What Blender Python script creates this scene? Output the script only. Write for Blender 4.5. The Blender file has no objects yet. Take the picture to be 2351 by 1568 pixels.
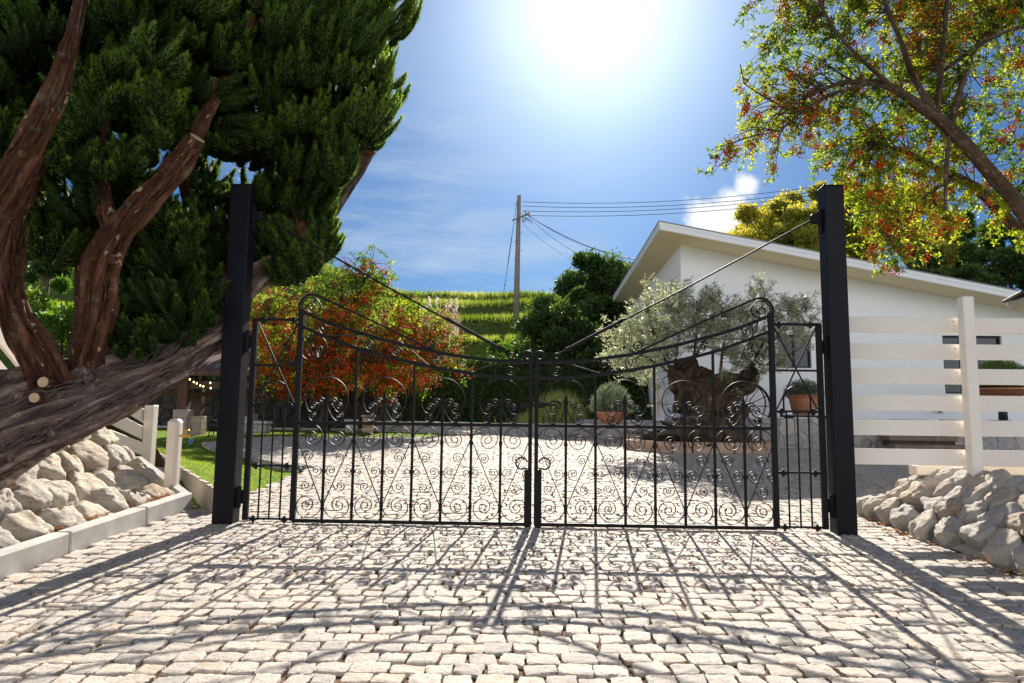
import bpy, math, random
import numpy as np
from mathutils import Vector, Matrix, noise as mnoise
rng = np.random.default_rng(7)
random.seed(7)
R = math.radians
scene = bpy.context.scene
col = scene.collection

# ------------------------------------------------------------------ camera
PITCH, ROLL, FPX = R(6.2), R(0.70), 1567.0
CAM = np.array((0.0, 0.0, 1.2))
Fw = np.array((0, math.cos(PITCH), math.sin(PITCH)))
U0 = np.array((0, -math.sin(PITCH), math.cos(PITCH)))
R0 = np.array((1.0, 0, 0))
Rt = math.cos(ROLL) * R0 + math.sin(ROLL) * U0
Up = -math.sin(ROLL) * R0 + math.cos(ROLL) * U0
cam = bpy.data.cameras.new('camera')
cam.lens = FPX / 2351 * 36
cam.sensor_width = 36
cam.clip_end = 3000
co = bpy.data.objects.new('camera', cam)
m = Matrix.Identity(4)
for i in range(3):
    m[i][0], m[i][1], m[i][2], m[i][3] = Rt[i], Up[i], -Fw[i], CAM[i]
co.matrix_world = m
col.objects.link(co)
scene.camera = co

def ray(px, py):
    return Fw + (px - 1175.5) / FPX * Rt + (783.9 - py) / FPX * Up
def P(px, py, y):                 # the point of the place seen there, at distance y
    d = ray(px, py)
    return CAM + d * (y / d[1])
SL = 0.0384                       # the drive rises gently towards the gate
def G(px, py, dz=0.0):
    d = ray(px, py)
    t = (CAM[2] - dz) / (SL * d[1] - d[2])
    return CAM + d * t

# ------------------------------------------------------------------ light
SUN_EL, SUN_AZ = R(32.5), R(6.8)
sundir = Vector((math.sin(SUN_AZ) * math.cos(SUN_EL), math.cos(SUN_AZ) * math.cos(SUN_EL), math.sin(SUN_EL)))
sl = bpy.data.lights.new('sun', 'SUN')
sl.energy = 4.8
sl.angle = R(0.55)
sl.color = (1.0, 0.93, 0.82)
so = bpy.data.objects.new('sun', sl)
so.rotation_euler = sundir.to_track_quat('Z', 'Y').to_euler()
so.location = (4, 30, 30)
col.objects.link(so)

world = bpy.data.worlds.new('World')
scene.world = world
world.use_nodes = True
wt = world.node_tree
wt.nodes.clear()
def wn(t, **k):
    n = wt.nodes.new(t)
    for a, b in k.items():
        setattr(n, a, b)
    return n
wout = wn('ShaderNodeOutputWorld')
wbg = wn('ShaderNodeBackground')
sky = wn('ShaderNodeTexSky')
sky.sky_type = 'NISHITA'
sky.sun_disc = False
sky.sun_elevation = SUN_EL
sky.sun_rotation = SUN_AZ
sky.air_density = 1.0
sky.dust_density = 0.6
sky.ozone_density = 2.5
wbg.inputs['Strength'].default_value = 0.105
wtc = wn('ShaderNodeTexCoord')
def wmath(op, a, b=None, clamp=False):
    n = wn('ShaderNodeMath', operation=op)
    n.use_clamp = clamp
    for i, v in enumerate((a, b)):
        if v is None: continue
        if isinstance(v, (int, float)): n.inputs[i].default_value = v
        else: wt.links.new(v, n.inputs[i])
    return n.outputs[0]
def wdot(v):
    n = wn('ShaderNodeVectorMath', operation='DOT_PRODUCT')
    wt.links.new(wtc.outputs['Generated'], n.inputs[0])
    n.inputs[1].default_value = tuple(v)
    return n.outputs['Value']
def wnoise(scale, vecscale, detail=8, rough=0.6, rot=(0, 0, 0)):
    mp = wn('ShaderNodeMapping')
    mp.inputs['Scale'].default_value = vecscale
    mp.inputs['Rotation'].default_value = rot
    wt.links.new(wtc.outputs['Generated'], mp.inputs['Vector'])
    n = wn('ShaderNodeTexNoise')
    n.inputs['Scale'].default_value = scale
    n.inputs['Detail'].default_value = detail
    n.inputs['Roughness'].default_value = rough
    wt.links.new(mp.outputs[0], n.inputs['Vector'])
    return n.outputs['Fac']
def wramp(fac, a, b):
    n = wn('ShaderNodeMapRange', interpolation_type='SMOOTHSTEP')
    wt.links.new(fac, n.inputs[0])
    n.inputs[1].default_value = a
    n.inputs[2].default_value = b
    return n.outputs[0]
def wmix(fac, a, b, mode='MIX'):
    n = wn('ShaderNodeMix', data_type='RGBA', blend_type=mode)
    n.clamp_result = False
    for i, v in ((0, fac), (6, a), (7, b)):
        if isinstance(v, (int, float)): n.inputs[i].default_value = v
        elif isinstance(v, tuple): n.inputs[i].default_value = v
        else: wt.links.new(v, n.inputs[i])
    return n.outputs[2]
# the bright air round the sun
sd = wdot(sundir)
au = wmath('POWER', wmath('MAXIMUM', sd, 0.0), 30.0)
au2 = wmath('POWER', wmath('MAXIMUM', sd, 0.0), 9.0)
skyc = sky.outputs[0]
skyc = wmix(1.0, skyc, (0.084, 0.162, 0.262, 1), 'MULTIPLY')
skyc = wmix(au2, skyc, (0.12, 0.17, 0.22, 1), 'ADD')
skyc = wmix(au, skyc, (1.35, 1.25, 1.15, 1), 'ADD')
skyc = wmix(wmath('POWER', wmath('MAXIMUM', sd, 0.0), 105.0), skyc, (2.1, 2.1, 2.05, 1), 'ADD')
# unseen bright broken cloud added behind the viewer to fill the shade
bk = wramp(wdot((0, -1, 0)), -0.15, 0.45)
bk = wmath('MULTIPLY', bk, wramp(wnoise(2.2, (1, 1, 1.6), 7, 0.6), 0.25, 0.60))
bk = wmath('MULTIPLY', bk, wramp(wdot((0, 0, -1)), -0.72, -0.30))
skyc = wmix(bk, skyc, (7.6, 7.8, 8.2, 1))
# thin cirrus low on the left, one cumulus over the house
ci = wramp(wnoise(3.0, (1.0, 1.0, 5.5), 9, 0.66, (0.0, -0.42, 0.0)), 0.36, 0.74)
low = wramp(wdot(Vector(ray(960, 560)).normalized()), 0.945, 0.995)
ci = wmath('MULTIPLY', wmath('MULTIPLY', ci, low), 0.75)
skyc = wmix(ci, skyc, (2.2, 2.7, 3.3, 1))
cun = wnoise(14.0, (1, 1, 1), 12, 0.60)
parts_ = []
for (cx, cy, r_) in ((1630, 515, 0.050), (1672, 470, 0.036), (1712, 425, 0.024), (1600, 545, 0.035), (1690, 520, 0.055)):
    d_ = wmath('ARCCOSINE', wmath('MINIMUM', wdot(Vector(ray(cx, cy)).normalized()), 0.99999))
    parts_.append(wmath('SUBTRACT', 1.0, wmath('DIVIDE', d_, r_)))
cm = parts_[0]
for q in parts_[1:]:
    cm = wmath('MAXIMUM', cm, q)
cm = wmath('ADD', cm, wmath('MULTIPLY', wmath('SUBTRACT', cun, 0.5), 2.2))
cm = wramp(cm, 0.05, 0.62)
skyc = wmix(cm, skyc, (3.9, 4.0, 4.1, 1))
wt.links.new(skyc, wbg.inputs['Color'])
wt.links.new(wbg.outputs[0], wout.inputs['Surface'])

vs = scene.view_settings
vs.view_transform = 'Standard'
vs.look = 'None'
vs.exposure = 1.3
vs.gamma = 1.0
scene.cycles.use_denoising = True
scene.cycles.max_bounces = 8
scene.cycles.transparent_max_bounces = 8

# ------------------------------------------------------------------ materials
MATS = {}
def rgb(c): return (c[0], c[1], c[2], 1)
class NT:
    def __init__(s, name):
        s.m = bpy.data.materials.new(name)
        s.m.use_nodes = True
        s.t = s.m.node_tree
        s.b = s.t.nodes['Principled BSDF']
        s.out = s.t.nodes['Material Output']
    def n(s, t, **k):
        x = s.t.nodes.new(t)
        for a, b in k.items(): setattr(x, a, b)
        return x
    def l(s, a, b): s.t.links.new(a, b)
    def coord(s, scale=(1, 1, 1), kind='Object'):
        tc = s.n('ShaderNodeTexCoord')
        mp = s.n('ShaderNodeMapping')
        mp.inputs['Scale'].default_value = scale
        s.l(tc.outputs[kind], mp.inputs['Vector'])
        return mp.outputs[0]
    def noise(s, scale, vec=None, detail=6, rough=0.6):
        x = s.n('ShaderNodeTexNoise')
        x.inputs['Scale'].default_value = scale
        x.inputs['Detail'].default_value = detail
        x.inputs['Roughness'].default_value = rough
        if vec is not None: s.l(vec, x.inputs['Vector'])
        return x.outputs['Fac']
    def ramp(s, fac, stops):
        x = s.n('ShaderNodeValToRGB')
        e = x.color_ramp.elements
        while len(e) < len(stops): e.new(0.5)
        for i, (p, c) in enumerate(stops):
            e[i].position = p
            e[i].color = rgb(c) if isinstance(c, tuple) else (c, c, c, 1)
        s.l(fac, x.inputs[0])
        return x.outputs[0]
    def mix(s, fac, a, b, mode='MIX'):
        x = s.n('ShaderNodeMix', data_type='RGBA', blend_type=mode)
        for i, v in ((0, fac), (6, a), (7, b)):
            if isinstance(v, (int, float)): x.inputs[i].default_value = v
            elif isinstance(v, tuple): x.inputs[i].default_value = rgb(v)
            else: s.l(v, x.inputs[i])
        return x.outputs[2]
    def math(s, op, a, b=None):
        x = s.n('ShaderNodeMath', operation=op)
        for i, v in enumerate((a, b)):
            if v is None: continue
            if isinstance(v, (int, float)): x.inputs[i].default_value = v
            else: s.l(v, x.inputs[i])
        return x.outputs[0]
    def bump(s, h, strength=0.5, dist=0.01, prev=None):
        x = s.n('ShaderNodeBump')
        x.inputs['Strength'].default_value = strength
        x.inputs['Distance'].default_value = dist
        s.l(h, x.inputs['Height'])
        if prev is not None: s.l(prev, x.inputs['Normal'])
        s.l(x.outputs[0], s.b.inputs['Normal'])
        return x.outputs[0]
    def fin(s, color=None, rough=0.8, spec=0.3, metal=0.0):
        if color is not None:
            if isinstance(color, tuple): s.b.inputs['Base Color'].default_value = rgb(color)
            else: s.l(color, s.b.inputs['Base Color'])
        s.b.inputs['Roughness'].default_value = rough
        s.b.inputs['Specular IOR Level'].default_value = spec
        s.b.inputs['Metallic'].default_value = metal
        return s.m

def speckle(name, c1, c2, scale=4, rough=0.8, bump=0.3, bscale=60, spec=0.3, dist=0.004, metal=0.0):
    t = NT(name)
    v = t.coord()
    f = t.noise(scale, v, 8, 0.65)
    c = t.ramp(f, [(0.3, c1), (0.7, c2)])
    if bump:
        t.bump(t.noise(bscale, v, 5, 0.6), bump, dist)
    return t.fin(c, rough, spec, metal)

def leafmat(name, stops, trans=0.45, rough=0.5, spec=0.35, tint=(1.5, 1.55, 0.7)):
    t = NT(name)
    a = t.n('ShaderNodeAttribute')
    a.attribute_name = 'rnd'
    c = t.ramp(a.outputs['Fac'], stops)
    t.fin(c, rough, spec)
    tr = t.n('ShaderNodeBsdfTranslucent')
    t.l(t.mix(1.0, c, tint, 'MULTIPLY'), tr.inputs['Color'])
    ms = t.n('ShaderNodeMixShader')
    ms.inputs[0].default_value = trans
    t.l(t.b.outputs[0], ms.inputs[1])
    t.l(tr.outputs[0], ms.inputs[2])
    t.l(ms.outputs[0], t.out.inputs['Surface'])
    return t.m

def m_granite():
    t = NT('granite_setts')
    v = t.coord()
    a = t.n('ShaderNodeAttribute'); a.attribute_name = 'rnd'
    base = t.ramp(a.outputs['Fac'], [(0.0, (0.34, 0.31, 0.285)), (0.35, (0.45, 0.40, 0.35)), (0.7, (0.52, 0.46, 0.39)), (1.0, (0.47, 0.375, 0.29))])
    sp = t.noise(95, v, 5, 0.8)
    base = t.mix(t.ramp(sp, [(0.38, 0.9), (0.48, 0.0)]), base, (0.12, 0.11, 0.11))
    base = t.mix(t.ramp(t.noise(7, v, 6, 0.7), [(0.54, 0.0), (0.70, 0.55)]), base, (0.33, 0.25, 0.17))
    pt = t.noise(21, v, 5, 0.6)
    base = t.mix(t.ramp(pt, [(0.42, 0.0), (0.75, 0.55)]), base, (0.58, 0.52, 0.45))
    base = t.mix(t.ramp(t.noise(1.1, v, 4, 0.6), [(0.45, 0.0), (0.75, 0.35)]), base, (0.33, 0.31, 0.29))
    n1 = t.bump(t.noise(38, v, 6, 0.65), 0.6, 0.008)
    t.bump(sp, 0.5, 0.003, n1)
    return t.fin(base, 0.82, 0.25)
def m_joint():
    t = NT('joint_sand')
    v = t.coord()
    c = t.ramp(t.noise(30, v, 8, 0.75), [(0.3, (0.05, 0.03, 0.018)), (0.5, (0.16, 0.10, 0.055)), (0.7, (0.28, 0.20, 0.13))])
    t.bump(t.noise(90, v, 5), 0.8, 0.01)
    return t.fin(c, 0.95, 0.1)
def m_rock(name, warm):
    t = NT(name)
    v = t.coord()
    oi = t.n('ShaderNodeObjectInfo')
    c1 = t.ramp(oi.outputs['Random'], [(0.0, (0.58, 0.50, 0.39)), (0.3, (0.42, 0.39, 0.36)), (0.6, (0.60, 0.52, 0.41)), (0.88, (0.42, 0.31, 0.21)), (1.0, (0.50, 0.46, 0.42))])
    st = t.coord((1.0, 1.0, 3.2))
    f = t.noise(4.5, st, 9, 0.7)
    c = t.mix(t.ramp(f, [(0.40, 0.0), (0.66, 0.75)]), c1, (0.70, 0.63, 0.51) if warm else (0.58, 0.56, 0.53))
    c = t.mix(t.ramp(t.noise(3.0, v, 6, 0.7), [(0.56, 0.0), (0.72, 0.75)]), c, (0.30, 0.17, 0.08) if warm else (0.22, 0.17, 0.12))
    sp = t.noise(120, v, 3, 0.75)
    c = t.mix(t.ramp(sp, [(0.33, 0.6), (0.44, 0.0)]), c, (0.11, 0.10, 0.09))
    n1 = t.bump(t.noise(6, st, 10, 0.72), 0.9, 0.06)
    t.bump(t.noise(45, v, 6, 0.7), 0.6, 0.010, n1)
    return t.fin(c, 0.85, 0.2)
def m_flag(name, scale, c=((0.34, 0.33, 0.34), (0.46, 0.38, 0.31), (0.28, 0.29, 0.32)), mortar=(0.36, 0.35, 0.34), g=1.0):
    t = NT(name)
    v = t.coord()
    nz = t.n('ShaderNodeTexNoise'); nz.inputs['Scale'].default_value = 3
    t.l(v, nz.inputs['Vector'])
    vm = t.n('ShaderNodeVectorMath', operation='MULTIPLY_ADD')
    t.l(nz.outputs['Color'], vm.inputs[0]); vm.inputs[1].default_value = (0.12, 0.12, 0.12); t.l(v, vm.inputs[2])
    vo = t.n('ShaderNodeTexVoronoi'); vo.inputs['Scale'].default_value = scale
    ve = t.n('ShaderNodeTexVoronoi', feature='DISTANCE_TO_EDGE'); ve.inputs['Scale'].default_value = scale
    t.l(vm.outputs[0], vo.inputs['Vector']); t.l(vm.outputs[0], ve.inputs['Vector'])
    sx = t.n('ShaderNodeSeparateColor'); t.l(vo.outputs['Color'], sx.inputs[0])
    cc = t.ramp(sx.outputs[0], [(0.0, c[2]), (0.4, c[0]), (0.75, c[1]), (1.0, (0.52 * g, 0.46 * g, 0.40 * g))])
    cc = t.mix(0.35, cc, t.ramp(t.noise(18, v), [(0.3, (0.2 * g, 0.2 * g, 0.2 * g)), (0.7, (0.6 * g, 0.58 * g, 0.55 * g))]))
    e = t.ramp(ve.outputs['Distance'], [(0.02, 1.0), (0.06, 0.0)])
    cc = t.mix(e, cc, mortar)
    h = t.ramp(ve.outputs['Distance'], [(0.0, 0.0), (0.12, 1.0)])
    n1 = t.bump(h, 0.9, 0.03)
    t.bump(t.noise(30, v), 0.4, 0.01, n1)
    return t.fin(cc, 0.85, 0.2)
def m_brick(name, c1, c2, mortar, scale=1.0, w=0.22, h=0.075):
    t = NT(name)
    v = t.coord()
    sx = t.n('ShaderNodeSeparateXYZ'); t.l(v, sx.inputs[0])
    cx = t.n('ShaderNodeCombineXYZ')
    t.l(t.math('ADD', sx.outputs[0], sx.outputs[1]), cx.inputs[0]); t.l(sx.outputs[2], cx.inputs[1])
    b = t.n('ShaderNodeTexBrick')
    t.l(cx.outputs[0], b.inputs['Vector'])
    b.inputs['Color1'].default_value = rgb(c1); b.inputs['Color2'].default_value = rgb(c2); b.inputs['Mortar'].default_value = rgb(mortar)
    b.inputs['Scale'].default_value = scale; b.inputs['Brick Width'].default_value = w; b.inputs['Row Height'].default_value = h
    b.inputs['Mortar Size'].default_value = 0.008
    c = t.mix(0.3, b.outputs['Color'], t.ramp(t.noise(14, v), [(0.3, (0.1, 0.08, 0.07)), (0.7, (0.6, 0.5, 0.42))]))
    t.bump(b.outputs['Fac'], -0.6, 0.01)
    return t.fin(c, 0.9, 0.15)
def m_bark(name, c1, c2, c3, lichen=0.5, along=(1, 1, 1)):
    t = NT(name)
    v = t.coord()
    a = t.n('ShaderNodeAttribute'); a.attribute_name = 'uvw'        # x, y round the limb, z along it
    mp = t.n('ShaderNodeMapping'); mp.inputs['Scale'].default_value = (1, 1, 0.14)
    t.l(a.outputs['Vector'], mp.inputs['Vector'])
    st = mp.outputs[0]
    f = t.noise(22, st, 9, 0.75)
    c = t.ramp(f, [(0.38, c1), (0.52, c2), (0.68, c3)])
    c = t.mix(t.ramp(t.noise(2.2, v, 3), [(0.4, 0.0), (0.75, 0.5)]), c, tuple(x * 1.6 for x in c2))
    mp2 = t.n('ShaderNodeMapping'); mp2.inputs['Scale'].default_value = (1, 1, 0.4)
    t.l(a.outputs['Vector'], mp2.inputs['Vector'])
    li = t.noise(30, mp2.outputs[0], 4, 0.55)
    c = t.mix(t.ramp(li, [(0.63, 0.0), (0.655, lichen)]), c, (0.52, 0.36, 0.23))
    li2 = t.noise(9, v, 4, 0.6)
    c = t.mix(t.ramp(li2, [(0.58, 0.0), (0.66, lichen * 0.6)]), c, (0.16, 0.17, 0.10))
    n1 = t.bump(f, 1.0, 0.035)
    t.bump(t.noise(60, st, 6, 0.7), 0.6, 0.01, n1)
    return t.fin(c, 0.85, 0.2)
def m_metal(name, c=(0.010, 0.010, 0.013), rough=0.42):
    t = NT(name)
    v = t.coord()
    cc = t.ramp(t.noise(14, v, 6), [(0.35, tuple(x * 0.8 for x in c)), (0.62, c), (0.8, tuple(x * 1.7 for x in c))])
    t.bump(t.noise(160, v, 4), 0.25, 0.002)
    return t.fin(cc, rough, 0.16)
def m_paint(name, c, dirt=(0.5, 0.45, 0.38), rough=0.55, amt=0.25):
    t = NT(name)
    v = t.coord((1, 1, 1))
    cc = t.mix(t.ramp(t.noise(2.0, v, 8, 0.65), [(0.45, 0.0), (0.8, amt)]), c, dirt)
    cc = t.mix(t.ramp(t.noise(40, v, 4), [(0.62, 0.0), (0.72, 0.25)]), cc, dirt)
    g = t.noise(6, t.coord((0.8, 9, 16)), 8, 0.7)
    cc = t.mix(t.ramp(g, [(0.5, 0.0), (0.72, amt * 0.7)]), cc, dirt)
    n1 = t.bump(g, 0.15 if rough < 0.7 else 0.0, 0.004)
    t.bump(t.noise(70, v, 5), 0.15, 0.004, n1)
    return t.fin(cc, rough, 0.3)
def m_glass(name='window_glass'):
    t = NT(name)
    v = t.coord()
    c = t.ramp(t.noise(1.3, v, 3), [(0.4, (0.008, 0.012, 0.014)), (0.7, (0.03, 0.04, 0.045))])
    return t.fin(c, 0.05, 0.6)

M = dict(
    granite=m_granite(), joint=m_joint(), rockL=m_rock('rock_warm', True), rockR=m_rock('rock_grey', False),
    mortar=speckle('mortar', (0.42, 0.39, 0.35), (0.58, 0.54, 0.48), 6, 0.95, 0.7, 30, 0.1, 0.02),
    concrete=speckle('concrete', (0.36, 0.345, 0.32), (0.54, 0.52, 0.49), 5, 0.9, 0.3, 60, 0.15),
    board=speckle('concrete_board', (0.36, 0.31, 0.24), (0.56, 0.50, 0.41), 5, 0.9, 0.4, 40, 0.15),
    flag=m_flag('flagstone', 3.2), flagw=m_flag('flagstone_pale', 2.6),
    rubble=m_flag('rubble_warm', 3.4, ((0.42, 0.36, 0.30), (0.50, 0.36, 0.25), (0.33, 0.30, 0.28)), (0.34, 0.31, 0.28)),
    brick=m_brick('pale_brick', (0.30, 0.20, 0.15), (0.38, 0.31, 0.26), (0.34, 0.32, 0.30)),
    brickr=m_brick('garden_brick', (0.42, 0.23, 0.14), (0.48, 0.33, 0.22), (0.42, 0.38, 0.33), 1.0, 0.30, 0.12),
    iron=m_metal('wrought_iron', (0.009, 0.009, 0.011), 0.58), post=m_metal('black_steel', (0.006, 0.006, 0.010), 0.48),
    fence=m_paint('fence_paint', (0.79, 0.73, 0.65), (0.6, 0.5, 0.38), 0.5, 0.25),
    wall=m_paint('stucco', (0.85, 0.86, 0.87), (0.70, 0.68, 0.62), 0.9, 0.12),
    trim=m_paint('roof_trim', (0.80, 0.81, 0.83), (0.5, 0.5, 0.48), 0.5, 0.15),
    soffit=m_paint('soffit', (0.90, 0.78, 0.50), (0.7, 0.62, 0.42), 0.8, 0.2),
    roof=speckle('roof_sheet', (0.20, 0.20, 0.20), (0.28, 0.28, 0.28), 3, 0.5),
    glass=m_glass(), dark=speckle('dark_frame', (0.012, 0.012, 0.014), (0.022, 0.022, 0.024), 8, 0.5, 0.1),
    jbark=m_bark('juniper_bark', (0.012, 0.006, 0.004), (0.105, 0.042, 0.023), (0.30, 0.155, 0.095), 0.85),
    jbark2=m_bark('weathered_bark', (0.018, 0.011, 0.009), (0.165, 0.115, 0.092), (0.52, 0.41, 0.34), 0.7),
    cutwood=speckle('cut_wood', (0.42, 0.25, 0.14), (0.60, 0.42, 0.27), 14, 0.8),
    pbark=m_bark('berry_tree_bark', (0.025, 0.016, 0.010), (0.075, 0.048, 0.032), (0.16, 0.12, 0.09), 0.5),
    obark=m_bark('olive_bark', (0.010, 0.007, 0.005), (0.060, 0.042, 0.028), (0.24, 0.165, 0.10), 0.3),
    timber=speckle('brown_timber', (0.05, 0.026, 0.016), (0.10, 0.055, 0.034), 6, 0.7, 0.3),
    timber2=speckle('grey_timber', (0.13, 0.10, 0.075), (0.25, 0.20, 0.15), 6, 0.8, 0.3),
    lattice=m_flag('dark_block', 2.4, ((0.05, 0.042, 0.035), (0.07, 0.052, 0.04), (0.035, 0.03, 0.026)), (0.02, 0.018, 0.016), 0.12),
    terracotta=speckle('terracotta', (0.38, 0.15, 0.07), (0.55, 0.25, 0.14), 5, 0.85, 0.3),
    soil=speckle('soil', (0.10, 0.065, 0.04), (0.24, 0.17, 0.11), 9, 0.95, 0.8, 30, 0.1, 0.03),
    concpole=speckle('pole_concrete', (0.20, 0.17, 0.15), (0.30, 0.26, 0.23), 3, 0.9, 0.2),
    wire=speckle('wire', (0.02, 0.02, 0.025), (0.04, 0.04, 0.05), 5, 0.5, 0.0, spec=0.3),
    brass=speckle('brass', (0.55, 0.30, 0.06), (0.70, 0.42, 0.10), 9, 0.3, 0.1, 40, 0.5, 0.002, 0.9),
    blue=speckle('blue_plastic', (0.02, 0.13, 0.42), (0.03, 0.19, 0.55), 9, 0.4, 0.0),
    berry=leafmat('berries', [(0.0, (0.50, 0.024, 0.006)), (0.5, (0.68, 0.060, 0.008)), (1.0, (0.80, 0.17, 0.015))], 0.15, 0.55, 0.15, (1.2, 0.9, 0.6)),
    jleaf=leafmat('juniper_needles', [(0.0, (0.020, 0.042, 0.013)), (0.35, (0.062, 0.120, 0.028)), (0.70, (0.16, 0.25, 0.045)), (1.0, (0.30, 0.40, 0.06))], 0.46, 0.55, 0.25),
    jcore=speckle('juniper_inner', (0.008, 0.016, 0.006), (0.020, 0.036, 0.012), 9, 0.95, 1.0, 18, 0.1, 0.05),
    pleaf=leafmat('berry_tree_leaves', [(0.0, (0.035, 0.075, 0.012)), (0.4, (0.075, 0.14, 0.022)), (0.72, (0.23, 0.29, 0.03)), (1.0, (0.42, 0.40, 0.05))], 0.6, 0.6, 0.12),
    oleaf=leafmat('olive_leaves', [(0.0, (0.20, 0.23, 0.14)), (0.5, (0.40, 0.43, 0.30)), (1.0, (0.64, 0.63, 0.50))], 0.4, 0.35, 0.5, (1.2, 1.2, 0.85)),
    dleaf=leafmat('dark_leaves', [(0.0, (0.022, 0.048, 0.016)), (0.5, (0.055, 0.105, 0.030)), (1.0, (0.15, 0.21, 0.045))], 0.4, 0.5, 0.3),
    yleaf=leafmat('yellow_green_leaves', [(0.0, (0.12, 0.14, 0.02)), (0.5, (0.36, 0.36, 0.06)), (1.0, (0.60, 0.55, 0.12))], 0.55, 0.5, 0.3, (1.3, 1.2, 0.6)),
    gleaf=leafmat('fresh_leaves', [(0.0, (0.04, 0.09, 0.014)), (0.6, (0.10, 0.20, 0.025)), (1.0, (0.30, 0.34, 0.03))], 0.5, 0.5, 0.3),
    lav=leafmat('grey_green_leaves', [(0.0, (0.06, 0.09, 0.06)), (1.0, (0.20, 0.25, 0.17))], 0.35, 0.6, 0.2, (1.1, 1.1, 0.9)),
    grass=leafmat('grass_blades', [(0.0, (0.10, 0.16, 0.02)), (0.5, (0.22, 0.29, 0.035)), (1.0, (0.40, 0.41, 0.10))], 0.55, 0.6, 0.2, (1.4, 1.5, 0.55)),
    tallg=leafmat('tall_grass_blades', [(0.0, (0.06, 0.10, 0.02)), (0.55, (0.19, 0.25, 0.045)), (1.0, (0.52, 0.48, 0.22))], 0.5, 0.6, 0.2, (1.4, 1.5, 0.6)),
    plume=leafmat('plume_grass', [(0.0, (0.40, 0.37, 0.30)), (1.0, (0.75, 0.70, 0.60))], 0.5, 0.8, 0.1, (1.1, 1.05, 1.0)),
    litter=leafmat('leaf_litter', [(0.0, (0.14, 0.05, 0.02)), (0.45, (0.34, 0.13, 0.04)), (0.8, (0.50, 0.27, 0.11)), (0.95, (0.45, 0.28, 0.02)), (1.0, (0.62, 0.04, 0.01))], 0.25, 0.7, 0.2, (1.1, 1, 0.8)),
    lawn=speckle('lawn_turf', (0.08, 0.14, 0.016), (0.16, 0.24, 0.03), 3, 0.95, 0.9, 60, 0.1, 0.02),
    hill=speckle('hill_turf', (0.04, 0.075, 0.014), (0.12, 0.15, 0.035), 0.6, 0.95, 1.0, 3.0, 0.1, 0.3),
    paleplaster=m_paint('cream_fascia', (0.66, 0.58, 0.46), (0.5, 0.4, 0.3), 0.6, 0.2),
    tile=speckle('dark_tile', (0.03, 0.03, 0.033), (0.06, 0.06, 0.065), 6, 0.5, 0.2),
    whitebox=m_paint('white_enamel', (0.72, 0.74, 0.76), (0.5, 0.5, 0.5), 0.4, 0.1),
)
def m_emit(name, c, s):
    t = NT(name)
    t.fin(c, 0.4)
    t.b.inputs['Emission Color'].default_value = rgb(c)
    t.b.inputs['Emission Strength'].default_value = s
    return t.m
M['bulb'] = m_emit('lit_bulb', (1.0, 0.62, 0.25), 4.0)

# ------------------------------------------------------------------ mesh building
ORG = {}
def tag(o, label=None, cat=None, group=None, kind=None):
    if label: o['label'] = label
    if cat: o['category'] = cat
    if group: o['group'] = group
    if kind: o['kind'] = kind
    return o
def thing(name, loc, label, cat, group=None):
    o = bpy.data.objects.new(name, None)
    o.empty_display_size = 0.2
    o.location = tuple(float(v) for v in loc)
    col.objects.link(o)
    ORG[o.name] = np.array(loc, float)
    return tag(o, label, cat, group)

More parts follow.
